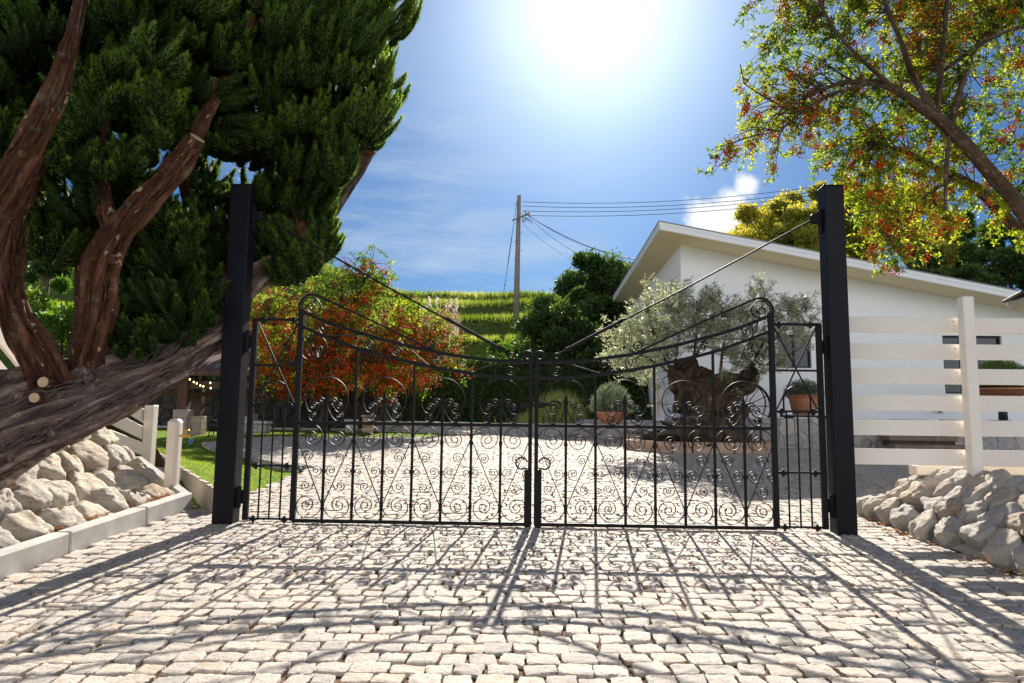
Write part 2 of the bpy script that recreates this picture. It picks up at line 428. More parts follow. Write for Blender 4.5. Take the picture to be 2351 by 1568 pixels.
class MB:
    def __init__(s):
        s.v = []; s.f = {}; s.n = 0; s.smooth = True; s.rnd = []; s.uvw = []
    def add(s, v, faces, rnd=None, uvw=None):
        v = np.asarray(v, float).reshape(-1, 3)
        faces = np.asarray(faces, int)
        if faces.ndim == 2 and len(faces):
            k = faces.shape[1]
            s.f.setdefault(k, []).append((faces + s.n, rnd if rnd is not None else np.zeros(len(faces))))
        s.v.append(v)
        s.uvw.append(uvw if uvw is not None else v)
        s.n += len(v)
        return s
    def box(s, c, size, ax=None, bev=0.0, jitter=0):
        c = np.asarray(c, float); h = np.asarray(size, float) / 2
        if bev > 0:
            b = min(bev, h.min() * 0.45)
            pts = []
            for sx in (-1, 1):
                for sy in (-1, 1):
                    for sz in (-1, 1):
                        pts += [(sx * h[0], sy * (h[1] - b), sz * (h[2] - b)), (sx * (h[0] - b), sy * h[1], sz * (h[2] - b)), (sx * (h[0] - b), sy * (h[1] - b), sz * h[2])]
            p = np.array(pts)
            def I(sx, sy, sz, k): return ((sx * 2 + sy) * 2 + sz) * 3 + k
            q = []
            for a in (0, 1):
                q.append((I(a,0,0,0), I(a,1,0,0), I(a,1,1,0), I(a,0,1,0)))
                q.append((I(0,a,0,1), I(1,a,0,1), I(1,a,1,1), I(0,a,1,1)))
                q.append((I(0,0,a,2), I(1,0,a,2), I(1,1,a,2), I(0,1,a,2)))
                for b2 in (0, 1):
                    q.append((I(a,b2,0,0), I(a,b2,1,0), I(a,b2,1,1), I(a,b2,0,1)))
                    q.append((I(a,0,b2,0), I(a,1,b2,0), I(a,1,b2,2), I(a,0,b2,2)))
                    q.append((I(0,a,b2,1), I(1,a,b2,1), I(1,a,b2,2), I(0,a,b2,2)))
            tr = [(I(a,b2,c2,0), I(a,b2,c2,1), I(a,b2,c2,2)) for a in (0,1) for b2 in (0,1) for c2 in (0,1)]
            def fix(fs):
                out = []
                for fc in fs:
                    pp = p[list(fc)]
                    nn = np.cross(pp[1] - pp[0], pp[2] - pp[0])
                    out.append(fc if nn @ pp.mean(0) > 0 else fc[::-1])
                return out
            q, tr = fix(q), fix(tr)
            if ax is not None: p = p @ np.asarray(ax, float)
            s.add(p + c, q)
            s.f.setdefault(3, []).append((np.array(tr) + s.n - 24, np.zeros(8)))
            return s
        p = np.array([(x, y, z) for x in (-1, 1) for y in (-1, 1) for z in (-1, 1)], float) * h
        if ax is not None: p = p @ np.asarray(ax, float)
        s.add(p + c, [(0, 1, 3, 2), (4, 6, 7, 5), (0, 4, 5, 1), (2, 3, 7, 6), (0, 2, 6, 4), (1, 5, 7, 3)])
        return s
    def bar(s, a, b, w, d=None, up=(0, 0, 1), bev=0.0):      # a box between two points
        a = np.asarray(a, float); b = np.asarray(b, float)
        L = np.linalg.norm(b - a); x = (b - a) / L
        y = np.cross(up, x)
        if np.linalg.norm(y) < 1e-3: y = np.cross((1, 0, 0), x)
        y /= np.linalg.norm(y); z = np.cross(x, y)
        return s.box((a + b) / 2, (L, w, d or w), np.array((x, y, z)), bev)
    def sweep(s, pts, prof_u, prof_v, nu, nv, cap=True, scale=None):
        # closed profile (pu, pv) carried along pts with the frame nu[i], nv[i]
        pts = np.asarray(pts, float); k = len(prof_u); n = len(pts)
        sc = np.ones(n) if scale is None else np.asarray(scale, float)
        V = pts[:, None, :] + (nu[:, None, :] * np.asarray(prof_u)[None, :, None] + nv[:, None, :] * np.asarray(prof_v)[None, :, None]) * sc[:, None, None]
        i = np.arange(n - 1)[:, None] * k; j = np.arange(k)[None, :]; j2 = (j + 1) % k
        F = np.stack([i + j, i + j2, i + k + j2, i + k + j], -1).reshape(-1, 4)
        s.add(V, F)
        if cap:
            base = s.n - n * k
            for st, rev in ((0, True), (n - 1, False)):
                idx = base + st * k + np.arange(k)
                s.f.setdefault(k, []).append((idx[::-1][None, :] if rev else idx[None, :], np.zeros(1)))
        return s
    def tube(s, pts, rad, sides=8, rough=0.0, seed=0, ridge=0, cap=True, twist=0.0):
        pts = np.asarray(pts, float); n = len(pts)
        rad = np.full(n, rad, float) if np.isscalar(rad) else np.asarray(rad, float)
        t = np.gradient(pts, axis=0); t /= np.linalg.norm(t, axis=1)[:, None] + 1e-9
        u = np.cross(t[0], (0.3, 1, 0.1)); u /= np.linalg.norm(u)
        us = []
        for i in range(n):
            u = u - t[i] * (u @ t[i]); u /= np.linalg.norm(u); us.append(u)
        us = np.array(us); w = np.cross(t, us)
        ang = np.arange(sides) / sides * 2 * math.pi
        L = np.concatenate([[0], np.cumsum(np.linalg.norm(np.diff(pts, axis=0), axis=1))])
        A = ang[None, :] + twist * L[:, None]
        rr = rad[:, None] * np.ones((n, sides))
        if ridge:
            r2 = np.random.default_rng(seed)
            for q in range(7):
                kf = r2.integers(2, ridge); ph = r2.random() * 6.28
                rr *= 1 + rough * 0.5 * np.sin(kf * ang[None, :] + ph + 1.3 * np.sin(L[:, None] * r2.uniform(1, 5) + ph)) / (1 + kf * 0.12)
            rr *= 1 + rough * 0.5 * np.array([[mnoise.noise(Vector((math.cos(a) * 1.7 + seed, math.sin(a) * 1.7, l * 4))) for a in ang] for l in L])
            if sides >= 40:
                rr *= 1 - 0.34 * rough * np.abs(np.array([[mnoise.noise(Vector((math.cos(a + 0.25 * math.sin(l * 3)) * 7 + seed, math.sin(a + 0.25 * math.sin(l * 3)) * 7, l * 2.6))) for a in ang] for l in L]))
        V = pts[:, None, :] + (us[:, None, :] * np.cos(A)[..., None] + w[:, None, :] * np.sin(A)[..., None]) * rr[..., None]
        mr = rad.mean() * 1.0
        uvw = np.stack([np.cos(ang)[None, :] * mr * np.ones((n, 1)), np.sin(ang)[None, :] * mr * np.ones((n, 1)), L[:, None] * np.ones((1, sides)) + seed * 3.1], -1).reshape(-1, 3)
        i = np.arange(n - 1)[:, None] * sides; j = np.arange(sides)[None, :]; j2 = (j + 1) % sides
        F = np.stack([i + j, i + j2, i + sides + j2, i + sides + j], -1).reshape(-1, 4)
        s.add(V, F, uvw=uvw)
        if cap:
            base = s.n - n * sides
            idx0 = base + np.arange(sides); idx1 = base + (n - 1) * sides + np.arange(sides)
            s.f.setdefault(sides, []).append((idx0[::-1][None, :], np.zeros(1)))
            s.f.setdefault(sides, []).append((idx1[None, :], np.zeros(1)))
        return s
    def lathe(s, c, prof, sides=24):
        prof = np.asarray(prof, float); n = len(prof)
        ang = np.arange(sides) / sides * 2 * math.pi
        V = np.stack([prof[:, None, 0] * np.cos(ang), prof[:, None, 0] * np.sin(ang), prof[:, None, 1] * np.ones(sides)], -1) + np.asarray(c, float)
        i = np.arange(n - 1)[:, None] * sides; j = np.arange(sides)[None, :]; j2 = (j + 1) % sides
        s.add(V, np.stack([i + j, i + j2, i + sides + j2, i + sides + j], -1).reshape(-1, 4))
        return s
    def poly(s, pts):
        pts = np.asarray(pts, float)
        s.add(pts, [tuple(range(len(pts)))])
        return s
    def prism(s, poly, z0, z1):       # poly: list of xy; z0,z1 numbers or per-vertex lists
        n = len(poly); p = np.asarray(poly, float)
        a = np.column_stack([p, np.full(n, z0) if np.isscalar(z0) else z0]); b = np.column_stack([p, np.full(n, z1) if np.isscalar(z1) else z1])
        s.add(np.vstack([a, b]), [(i, (i + 1) % n, n + (i + 1) % n, n + i) for i in range(n)])
        o = s.n - 2 * n
        s.f.setdefault(n, []).append((np.array([[o + i for i in range(n)][::-1]]), np.zeros(1)))
        s.f.setdefault(n, []).append((np.array([[o + n + i for i in range(n)]]), np.zeros(1)))
        return s
    def build(s, name, mat, parent=None, smooth=False, attr=False, uvw=False, loc=None):
        me = bpy.data.meshes.new(name)
        V = np.vstack(s.v)
        if parent is not None: org = ORG[parent.name]
        elif loc is not None: org = np.asarray(loc, float)
        else: org = np.array([0.0, 0, 0])
        V = V - org
        me.vertices.add(len(V)); me.vertices.foreach_set('co', V.astype(np.float32).ravel())
        ls, lt, li, rn = [], [], [], []
        c = 0
        for k, arrs in s.f.items():
            F = np.vstack([a for a, _ in arrs]); r_ = np.concatenate([b for _, b in arrs])
            li.append(F.ravel()); ls.append(c + np.arange(len(F)) * k); lt.append(np.full(len(F), k)); rn.append(r_)
            c += F.size
        li = np.concatenate(li); ls = np.concatenate(ls); rn = np.concatenate(rn)
        me.loops.add(len(li)); me.loops.foreach_set('vertex_index', li.astype(np.int32))
        me.polygons.add(len(ls)); me.polygons.foreach_set('loop_start', ls.astype(np.int32))
        me.update(calc_edges=True)
        me.validate()
        me.polygons.foreach_set('use_smooth', np.full(len(me.polygons), bool(smooth)))
        if attr and len(me.polygons) == len(rn):
            at = me.attributes.new('rnd', 'FLOAT', 'FACE'); at.data.foreach_set('value', rn.astype(np.float32))
        if uvw:
            at = me.attributes.new('uvw', 'FLOAT_VECTOR', 'POINT'); at.data.foreach_set('vector', np.vstack(s.uvw).astype(np.float32).ravel())
        me.materials.append(mat)
        o = bpy.data.objects.new(name, me)
        o.parent = parent
        if parent is None: o.location = tuple(org)
        ORG[o.name] = org
        col.objects.link(o)
        return o

def spline(pts, n):
    p = np.asarray(pts, float); k = len(p)
    q = np.vstack([2 * p[0] - p[1], p, 2 * p[-1] - p[-2]])
    out = []
    for i in range(k - 1):
        a, b, c, d = q[i:i + 4]
        t = np.linspace(0, 1, n, endpoint=False)[:, None]
        out.append(0.5 * ((2 * b) + (-a + c) * t + (2 * a - 5 * b + 4 * c - d) * t ** 2 + (-a + 3 * b - 3 * c + d) * t ** 3))
    return np.vstack(out + [p[-1:]])
def unit(v):
    return v / (np.linalg.norm(v, axis=-1, keepdims=True) + 1e-9)
def leaves(mb, c, d, L, W, rnd, side=None, bend=0.0):
    """diamond leaves: base c, direction d, arrays"""
    n = len(c); c = np.asarray(c, float); d = unit(np.asarray(d, float))
    if side is None: side = rng.normal(size=(n, 3))
    sd_ = unit(np.cross(d, side)); L = np.broadcast_to(L, n)[:, None]; W = np.broadcast_to(W, n)[:, None]
    V = np.stack([c, c + d * L * 0.45 + sd_ * W / 2, c + d * L, c + d * L * 0.45 - sd_ * W / 2], 1)
    mb.add(V, np.arange(4 * n).reshape(n, 4), rnd)
def tris(mb, c, d, L, W, rnd, side=None):
    n = len(c); d = unit(d)
    if side is None: side = rng.normal(size=(n, 3))
    sd_ = unit(np.cross(d, side)); L = np.broadcast_to(L, n)[:, None]; W = np.broadcast_to(W, n)[:, None]
    V = np.stack([c - sd_ * W / 2, c + sd_ * W / 2, c + d * L], 1)
    mb.add(V, np.arange(3 * n).reshape(n, 3), rnd)

def inpoly(px, py, poly):
    poly = np.asarray(poly, float); x = np.atleast_1d(px); y = np.atleast_1d(py)
    r_ = np.zeros(len(x), bool); j = len(poly) - 1
    for i in range(len(poly)):
        xi, yi = poly[i]; xj, yj = poly[j]
        cnd = ((yi > y) != (yj > y)) & (x < (xj - xi) * (y - yi) / (yj - yi + 1e-12) + xi)
        r_ ^= cnd; j = i
    return r_

# ------------------------------------------------------------------ setting: terrain
def smooth(a, b, x):
    t = np.clip((x - a) / (b - a), 0, 1); return t * t * (3 - 2 * t)
HP = [(-400, -15), (0, 0), (20.5, 0.79), (22.3, 1.0), (24.0, 3.0), (29, 3.5), (29.8, 4.5), (35, 4.9), (36.0, 6.2), (41.6, 6.6), (42.6, 8.1), (49.6, 8.6), (50.6, 10.1), (60, 10.7), (61, 11.6), (80, 12.0), (160, 4), (400, -6)]
hx, hz = zip(*HP)
def terrain(x, y):
    z = np.interp(y, hx, hz)
    base = np.minimum(SL * y, 0.79)
    k = 1 + 0.42 * smooth(-6, -24, x) - 0.03 * smooth(0, 6, x) + 0.10 * smooth(9, 30, x)
    w = 0.5 * np.sin(x * 0.31 + 1.0) + 0.35 * np.sin(x * 0.83)
    z2 = np.interp(y + w, hx, hz)
    return np.where(y > 20.8, base + (z2 - base) * k, z)
def grid_mesh(xs, ys, fz):
    X, Y = np.meshgrid(xs, ys); Z = fz(X, Y)
    mb = MB(); V = np.stack([X, Y, Z], -1).reshape(-1, 3)
    nx, ny = len(xs), len(ys)
    i = np.arange(ny - 1)[:, None] * nx; j = np.arange(nx - 1)[None, :]
    mb.add(V, np.stack([i + j, i + j + 1, i + nx + j + 1, i + nx + j], -1).reshape(-1, 4))
    return mb
xs = np.unique(np.concatenate([np.linspace(-400, -40, 19), np.linspace(-40, 40, 121), np.linspace(40, 400, 19)]))
ys = np.unique(np.concatenate([np.linspace(-200, -10, 12), np.linspace(-10, 20, 31), np.linspace(20, 64, 150), np.linspace(64, 400, 30)]))
o = grid_mesh(xs, ys, lambda x, y: terrain(x, y) - 0.10).build('hillside', M['hill'], smooth=True)
tag(o, kind='structure')

# paved area outline (ground coordinates)
LX, RX = -3.12, 3.42
edge = [(LX, 1.0), (LX, 6.75)] + [tuple(G(px, py)[:2]) for px, py in ((540, 1152), (600, 1122), (665, 1092), (722, 1073))] 
edge += [tuple(G(px, py)[:2]) for px, py in ((660, 1072), (600, 1056), (560, 1043), (500, 1030), (470, 1018), (520, 1008), (640, 1002), (800, 1003), (1000, 1003), (1090, 999))]
far_edge = [tuple(G(px, py)[:2]) for px, py in ((1150, 999), (1370, 1001), (1560, 1006))]
pave = edge + far_edge + [(8.0, 15.2), (14, 15.2), (14, 7.2), (4.2, 7.2), (3.42, 6.9), (RX, 1.0)]
pave_np = np.array(pave)
base = MB(); base.poly([(x, y, SL * y - 0.012) for x, y in ([(LX - 0.3, 0.2)] + [(x, y) for x, y in pave[1:-1]] + [(RX + 0.4, 0.2)])])
o = base.build('paving_joints', M['joint']); tag(o, kind='structure')
# granite setts as real stones
def setts():
    mb = MB()
    n = 9
    g = np.linspace(-1, 1, n); gx, gy = np.meshgrid(g, g); gx = gx.ravel(); gy = gy.ravel()
    border = (np.abs(gx) > 0.99) | (np.abs(gy) > 0.99)
    i = np.arange(n - 1)[:, None] * n; j = np.arange(n - 1)[None, :]
    FT = np.stack([i + j, i + j + 1, i + n + j + 1, i + n + j], -1).reshape(-1, 4)
    n2 = 3
    g2 = np.linspace(-1, 1, n2)
    rows = []
    y = 1.15; pitch = 0.118
    r_ = np.random.default_rng(3)
    k = 0
    CX, CY, W, H, RO = [], [], [], [], []
    while y < 20.5:
        xa, xb = (-4.8, 4.6) if y < 7.2 else (-8.5, 14)
        x = xa + r_.random() * 0.1
        while x < xb:
            w = r_.uniform(0.112, 0.166)
            wav = 0.035 * math.sin(x * 1.1 + k * 0.05) + 0.014 * math.sin(x * 2.7 + y * 1.5)
            CX.append(x + w / 2); CY.append(y + wav + r_.normal() * 0.006); W.append(w - r_.uniform(0.007, 0.018)); H.append(pitch - r_.uniform(0.008, 0.020)); RO.append(r_.normal() * 0.06)
            x += w
        y += pitch; k += 1
    CX, CY, W, H, RO = map(np.array, (CX, CY, W, H, RO))
    ok = inpoly(CX, CY, pave)
    CX, CY, W, H, RO = CX[ok], CY[ok], W[ok], H[ok], RO[ok]
    for near in (True, False):
        s_ = (CY < 9.5) if near else (CY >= 9.5)
        cx, cy, w, h, ro = CX[s_], CY[s_], W[s_], H[s_], RO[s_]
        N = len(cx)
        if near:
            ux, uy, F, nn, bd = gx, gy, FT, n, border
        else:
            a, b = np.meshgrid(g2, g2); ux, uy = a.ravel(), b.ravel(); nn = n2
            ii = np.arange(nn - 1)[:, None] * nn; jj = np.arange(nn - 1)[None, :]
            F = np.stack([ii + jj, ii + jj + 1, ii + nn + jj + 1, ii + nn + jj], -1).reshape(-1, 4)
            bd = (np.abs(ux) > 0.99) | (np.abs(uy) > 0.99)
        K = len(ux)
        # corner jitter makes every stone its own quadrilateral
        cj = r_.normal(size=(N, 4, 2)) * 0.007
        wx = (1 + ux) / 2; wy = (1 + uy) / 2
        bl = np.stack([(1 - wx) * (1 - wy), wx * (1 - wy), (1 - wx) * wy, wx * wy], 0)   # 4,K
        jx = np.einsum('nc,ck->nk', cj[..., 0], bl); jy = np.einsum('nc,ck->nk', cj[..., 1], bl)
        m_ = np.maximum(np.abs(ux), np.abs(uy))
        rc = 1 - 0.055 * (ux ** 2) * (uy ** 2)                       # rounded corners
        ux_ = np.sign(ux) * np.abs(ux) ** 0.75; uy_ = np.sign(uy) * np.abs(uy) ** 0.75
        lx = ux_[None, :] * rc * w[:, None] / 2 + jx; ly = uy_[None, :] * rc * h[:, None] / 2 + jy
        if near: lx += r_.normal(size=(N, K)) * 0.0017; ly += r_.normal(size=(N, K)) * 0.0017
        c, s2 = np.cos(ro)[:, None], np.sin(ro)[:, None]
        X = cx[:, None] + lx * c - ly * s2; Y = cy[:, None] + lx * s2 + ly * c
        rnd_ = r_.random(N)
        hh = (0.009 if near else 0.005) + r_.normal(size=N) * (0.0025 if near else 0.0012)
        if not near: w = w + 0.007; h = h + 0.008
        tl = r_.normal(size=(N, 2)) * 0.018
        Z = SL * Y + hh[:, None] + lx * tl[:, :1] + ly * tl[:, 1:] - 0.0032 * (m_ ** 10)[None, :]
        if near:
            Z += r_.normal(size=(N, K)) * 0.0013
            for f_, a_ in ((23.0, 0.0016), (47.0, 0.0013)):
                Z += a_ * np.sin(X * f_ * 2.1 + 3 * np.sin(Y * f_) + rnd_[:, None] * 40) * np.sin(Y * f_ * 2.7 + rnd_[:, None] * 70)
        else: Z += r_.normal(size=(N, K)) * 0.0015
        rnd = r_.random(N)
        # skirt
        bi = [q for q in range(K) if bd[q]]
        angs = np.arctan2(uy[bi], ux[bi]); bi = [bi[q] for q in np.argsort(angs)]
        S = np.stack([X[:, bi], Y[:, bi], SL * Y[:, bi] - 0.03], -1)
        S[..., 0] += (S[..., 0] - cx[:, None]) * 0.03; S[..., 1] += (S[..., 1] - cy[:, None]) * 0.03
        T = np.stack([X, Y, Z], -1)
        E = T[:, bi]
        A = np.concatenate([T, S, E], 1); KK = K + 2 * len(bi)
        f1 = F[None] + (np.arange(N) * KK)[:, None, None]
        nb = len(bi)
        sk = np.array([(K + q, K + (q + 1) % nb, K + nb + (q + 1) % nb, K + nb + q) for q in range(nb)])
        f2 = sk[None] + (np.arange(N) * KK)[:, None, None]
        FF = np.concatenate([f1, f2], 1)
        mb.add(A, FF.reshape(-1, 4), np.repeat(rnd, FF.shape[1]))
    return mb
o = setts().build('cobblestone_paving', M['granite'], smooth=True, attr=True)
tag(o, kind='structure')

# lawn: everything left of the paving, behind the edging boards
BA, BB = np.array((-2.80, 6.62)), np.array((-6.0, 11.4))
lawn_poly = [tuple(BA), tuple(BB), (-16, 13.5), (-16, 20.6), (2.0, 20.6)] + [(p[0], p[1]) for p in edge[::-1][:-2]]
def seg_dist(px, py, poly):
    d = np.full(np.shape(px), 1e9)
    for a, b in zip(poly[:-1], poly[1:]):
        a = np.array(a); b = np.array(b); ab = b - a
        t = np.clip(((px - a[0]) * ab[0] + (py - a[1]) * ab[1]) / (ab @ ab + 1e-9), 0, 1)
        d = np.minimum(d, np.hypot(px - a[0] - t * ab[0], py - a[1] - t * ab[1]))
    return d
pave_edge = edge[2:]
def lawn_z(x, y):
    d = seg_dist(x, y, pave_edge)
    db = seg_dist(x, y, [tuple(BA), tuple(BB)])
    return np.minimum(SL * y, 0.79) - 0.045 + 0.20 * smooth(0.2, 1.6, d) * smooth(2.5, 0.0, db) + 0.02 * np.sin(x * 1.3) * np.sin(y)
lx = np.arange(-16, 2.2, 0.12); ly = np.arange(6.4, 20.8, 0.12)
Xg, Yg = np.meshgrid(lx, ly); Zg = lawn_z(Xg, Yg)
V = np.stack([Xg, Yg, Zg], -1).reshape(-1, 3)
ok = inpoly(V[:, 0], V[:, 1], lawn_poly) & ~inpoly(V[:, 0], V[:, 1], pave_np)
# keep cells whose centre is on the lawn
nx = len(lx); i = np.arange(len(ly) - 1)[:, None] * nx; j = np.arange(nx - 1)[None, :]
F = np.stack([i + j, i + j + 1, i + nx + j + 1, i + nx + j], -1).reshape(-1, 4)
Fk = F[ok[F].any(1)]
mb = MB(); mb.add(V, Fk)
o = mb.build('lawn', M['lawn'], smooth=True); tag(o, kind='structure')
# grass blades
def blades(n, sampler, zf, h, w, mat, name, label, cat, lean=0.35, rbias=0.0):
    x, y = sampler(n)
    z = zf(x, y)
    n = len(x)
    d = np.column_stack([rng.normal(size=n) * lean, rng.normal(size=n) * lean, np.ones(n)])
    L = h * rng.uniform(0.6, 1.25, n)
    mb = MB(); tris(mb, np.column_stack([x, y, z - 0.01]), d, L, w, np.clip(rng.random(n) * 0.8 + rbias + 0.2 * np.sin(x * 0.9 + y * 0.7), 0, 1))
    o = mb.build(name, mat, attr=True)
    tag(o, label, cat, kind='stuff')
    return o
def lawn_sample(n):
    y = 6.6 + (rng.random(n) ** 1.7) * 12.5; x = rng.uniform(-11, 2, n) * (0.35 + y / 20)
    k = inpoly(x, y, lawn_poly) & ~inpoly(x, y, pave_np)
    return x[k], y[k]
blades(150000, lawn_sample, lawn_z, 0.042, 0.011, M['grass'], 'grass', 'short mown green grass covering the lawn behind the gate', 'grass', 0.6)

# raised stone edging of the paving towards the lawn (curved)
eg = thing('stone_edging', (-3.3, 9.5, 0.3), 'curved pale stone edging between the lawn and the cobbles behind the gate', 'edging')
mb = MB(); ep = spline([(x, y, SL * y) for x, y in pave_edge[3:9]], 14)
for a, b in zip(ep[:-1], ep[1:]):
    if np.linalg.norm(b - a) > 0.02:
        mb.bar(a + (0, 0, -0.03), b + (0, 0, -0.03) - (b - a) * 0.06, 0.11, 0.13 + rng.normal() * 0.01, bev=0.012)
mb.build('edge_stone', M['rubble'], eg)

# ------------------------------------------------------------------ rocks
def ico(sub):
    import bmesh
    bm = bmesh.new(); bmesh.ops.create_icosphere(bm, subdivisions=sub, radius=1)
    v = np.array([x.co[:] for x in bm.verts]); f = np.array([[q.index for q in x.verts] for x in bm.faces]); bm.free()
    return v, f
ICO = {k: ico(k) for k in (1, 2, 3, 4, 5)}
def rock(mb, c, size, ax, seed, sub=4, rough=0.05, facets=11, sharp=26, flat=0):
    r_ = np.random.default_rng(seed)
    v, f = ICO[sub]
    nrm = unit(r_.normal(size=(facets, 3))); dd = r_.uniform(0.62, 0.95, facets)
    if flat:
        nrm = np.vstack([nrm, unit(np.array([[0, 0, 1.0], [r_.normal() * 0.25, r_.normal() * 0.25, 1.0]]))]); dd = np.append(dd, [flat, flat * 1.08])
    dots = np.maximum(v @ nrm.T, 1e-3) / dd
    rr = 1 / (np.sum(np.maximum(dots, 0) ** sharp, 1) + 1.05 ** -sharp) ** (1 / sharp)
    nz = np.array([mnoise.fractal(Vector(p * 2.4 + seed), 0.8, 2.2, 6) for p in v])
    nz2 = np.array([mnoise.ridged_multi_fractal(Vector(p * 1.1 + seed * 2), 1.0, 2.0, 3, 1.0, 2.0) for p in v])
    rr *= 1 + rough * nz - rough * 0.8 * (nz2 - 1)
    p = v * rr[:, None] * np.asarray(size) / 2
    p = p @ np.asarray(ax)
    mb.add(p + np.asarray(c), f)
    return mb
def bank_wall(side, x0, y0, y1, rise_x, z_top, rows, name, label, mat, sizes, seed, endx=None):
    """stones set in mortar on a slope rising away from the drive (side -1 left, +1 right)"""
    r_ = np.random.default_rng(seed)
    t = thing(name, (x0, (y0 + y1) / 2, SL * y1), label, 'stone wall')
    dx = side * rise_x
    def S(s, y, off=0.0):       # s 0..1 up the slope
        zb = SL * y + 0.03
        p = np.array((x0 + dx * s, y, zb + (z_top - zb) * s))
        nn = unit(np.array((-(z_top - zb) * side, 0, rise_x)))
        return p + nn * off, nn
    mb = MB()
    yy = np.linspace(y0, y1 - 0.04, 40); ss = np.linspace(0, 1.0, 14)
    V = np.array([[S(s, y, -0.04 + 0.02 * mnoise.noise(Vector((s * 5, y * 4, seed))))[0] for s in ss] for y in yy]).reshape(-1, 3)
    a = np.arange(39)[:, None] * 14; b = np.arange(13)[None, :]
    mb.add(V, np.stack([a + b, a + b + 1, a + 14 + b + 1, a + 14 + b], -1).reshape(-1, 4))
    mb.build('mortar', M['mortar'], t, smooth=True)
    n = 0
    for k in range(rows):
        s = (k + 0.5) / rows
        y = y0 + r_.random() * 0.15
        while y < y1 - 0.05:
            L = r_.uniform(*sizes)
            if y + L > y1 + 0.1: L = max(0.16, y1 - y)
            zb = SL * y; slope = math.hypot(rise_x, z_top - zb)
            h = slope / rows * r_.uniform(1.0, 1.25)
            c, nn = S(s + r_.normal() * 0.02, y + L / 2, 0.015)
            th = r_.uniform(0.20, 0.30)
            up = unit(np.array((dx, 0, z_top - zb)))
            along = np.array((0, 1.0, 0))
            ro = r_.normal() * 0.22 + 0.5 * side
            a1 = along * math.cos(ro) + up * math.sin(ro); a2 = -along * math.sin(ro) + up * math.cos(ro)
            st = MB(); rock(st, c, (L * 1.20, h * 1.18, th * 1.3), np.array((a1, a2, nn)), seed * 100 + n, 4, 0.125, 12, 26, 0.60)
            st.build('stone', mat, t, smooth=True)
            y += L; n += 1
    return t, S
WL, SLf = bank_wall(-1, -3.30, 2.2, 6.75, 1.05, 1.18, 5, 'stone_bank_wall', 'sloping wall of pale warm boulders set in mortar under the leaning juniper', M['rockL'], (0.24, 0.40), 5)
WR, SRf = bank_wall(1, 3.44, 1.8, 6.75, 0.72, 0.70, 4, 'stone_bank_wall', 'sloping wall of grey rounded boulders below the white slatted fence on the right', M['rockR'], (0.20, 0.34), 9)
# rounded far end of the right wall and far end of the left one
for (WW, S_, side, zt, mat, sd0) in ((WR, SRf, 1, 0.70, M['rockR'], 900), (WL, SLf, -1, 1.12, M['rockL'], 950)):
    r_ = np.random.default_rng(sd0)
    for q in range(7):
        s = (q + 0.5) / 7
        p, _ = S_(s, 6.83, 0.0)
        for z in np.arange(SL * 6.8 + 0.08, p[2] + 0.02, 0.2):
            st = MB(); rock(st, (p[0] + side * 0.03, 6.86 + r_.normal() * 0.03, z), (0.26, 0.30, 0.24), np.eye(3), sd0 + q * 10 + int(z * 10), 3, 0.07, 14)
            st.build('stone', mat, WW, smooth=True)
# soil banks behind the walls
def soil_bank(side, x0, x1, y0, y1, z, name):
    mb = grid_mesh(np.linspace(min(x0, x1), max(x0, x1), 40), np.linspace(y0, y1, 40), lambda X, Y: z - 0.03 + 0.05 * np.sin(X * 2.1) * np.sin(Y * 1.7) - 0.9 * smooth(y1 - 0.9, y1 + 0.2, Y) * (z - 0.4))
    o = mb.build(name, M['soil'], smooth=True); tag(o, kind='structure')
soil_bank(-1, -4.32, -12, 1.0, 8.8, 1.10, 'earth_bank')
soil_bank(1, 4.13, 12, 1.0, 7.2, 0.69, 'earth_bank')
# kerb on the left, in blocks
kb = thing('concrete_kerb', (LX, 4.5, 0.2), 'pale grey concrete kerb blocks along the foot of the warm boulder wall', 'kerb')
y = 0.9; r_ = np.random.default_rng(4)
while y < 6.7:
    L = min(1.02, 6.85 - y)
    mb = MB(); mb.bar((LX - 0.06, y + 0.006, SL * y + 0.055), (LX - 0.06, y + L - 0.008, SL * (y + L) + 0.055), 0.12, 0.19, bev=0.012)
    mb.build('kerb_block', M['concrete'], kb); y += L
mb = MB(); mb.bar((LX - 0.12, 6.92, 0.30), (LX - 0.95, 7.5, 0.62), 0.11, 0.20, bev=0.012); mb.build('kerb_block', M['concrete'], kb)
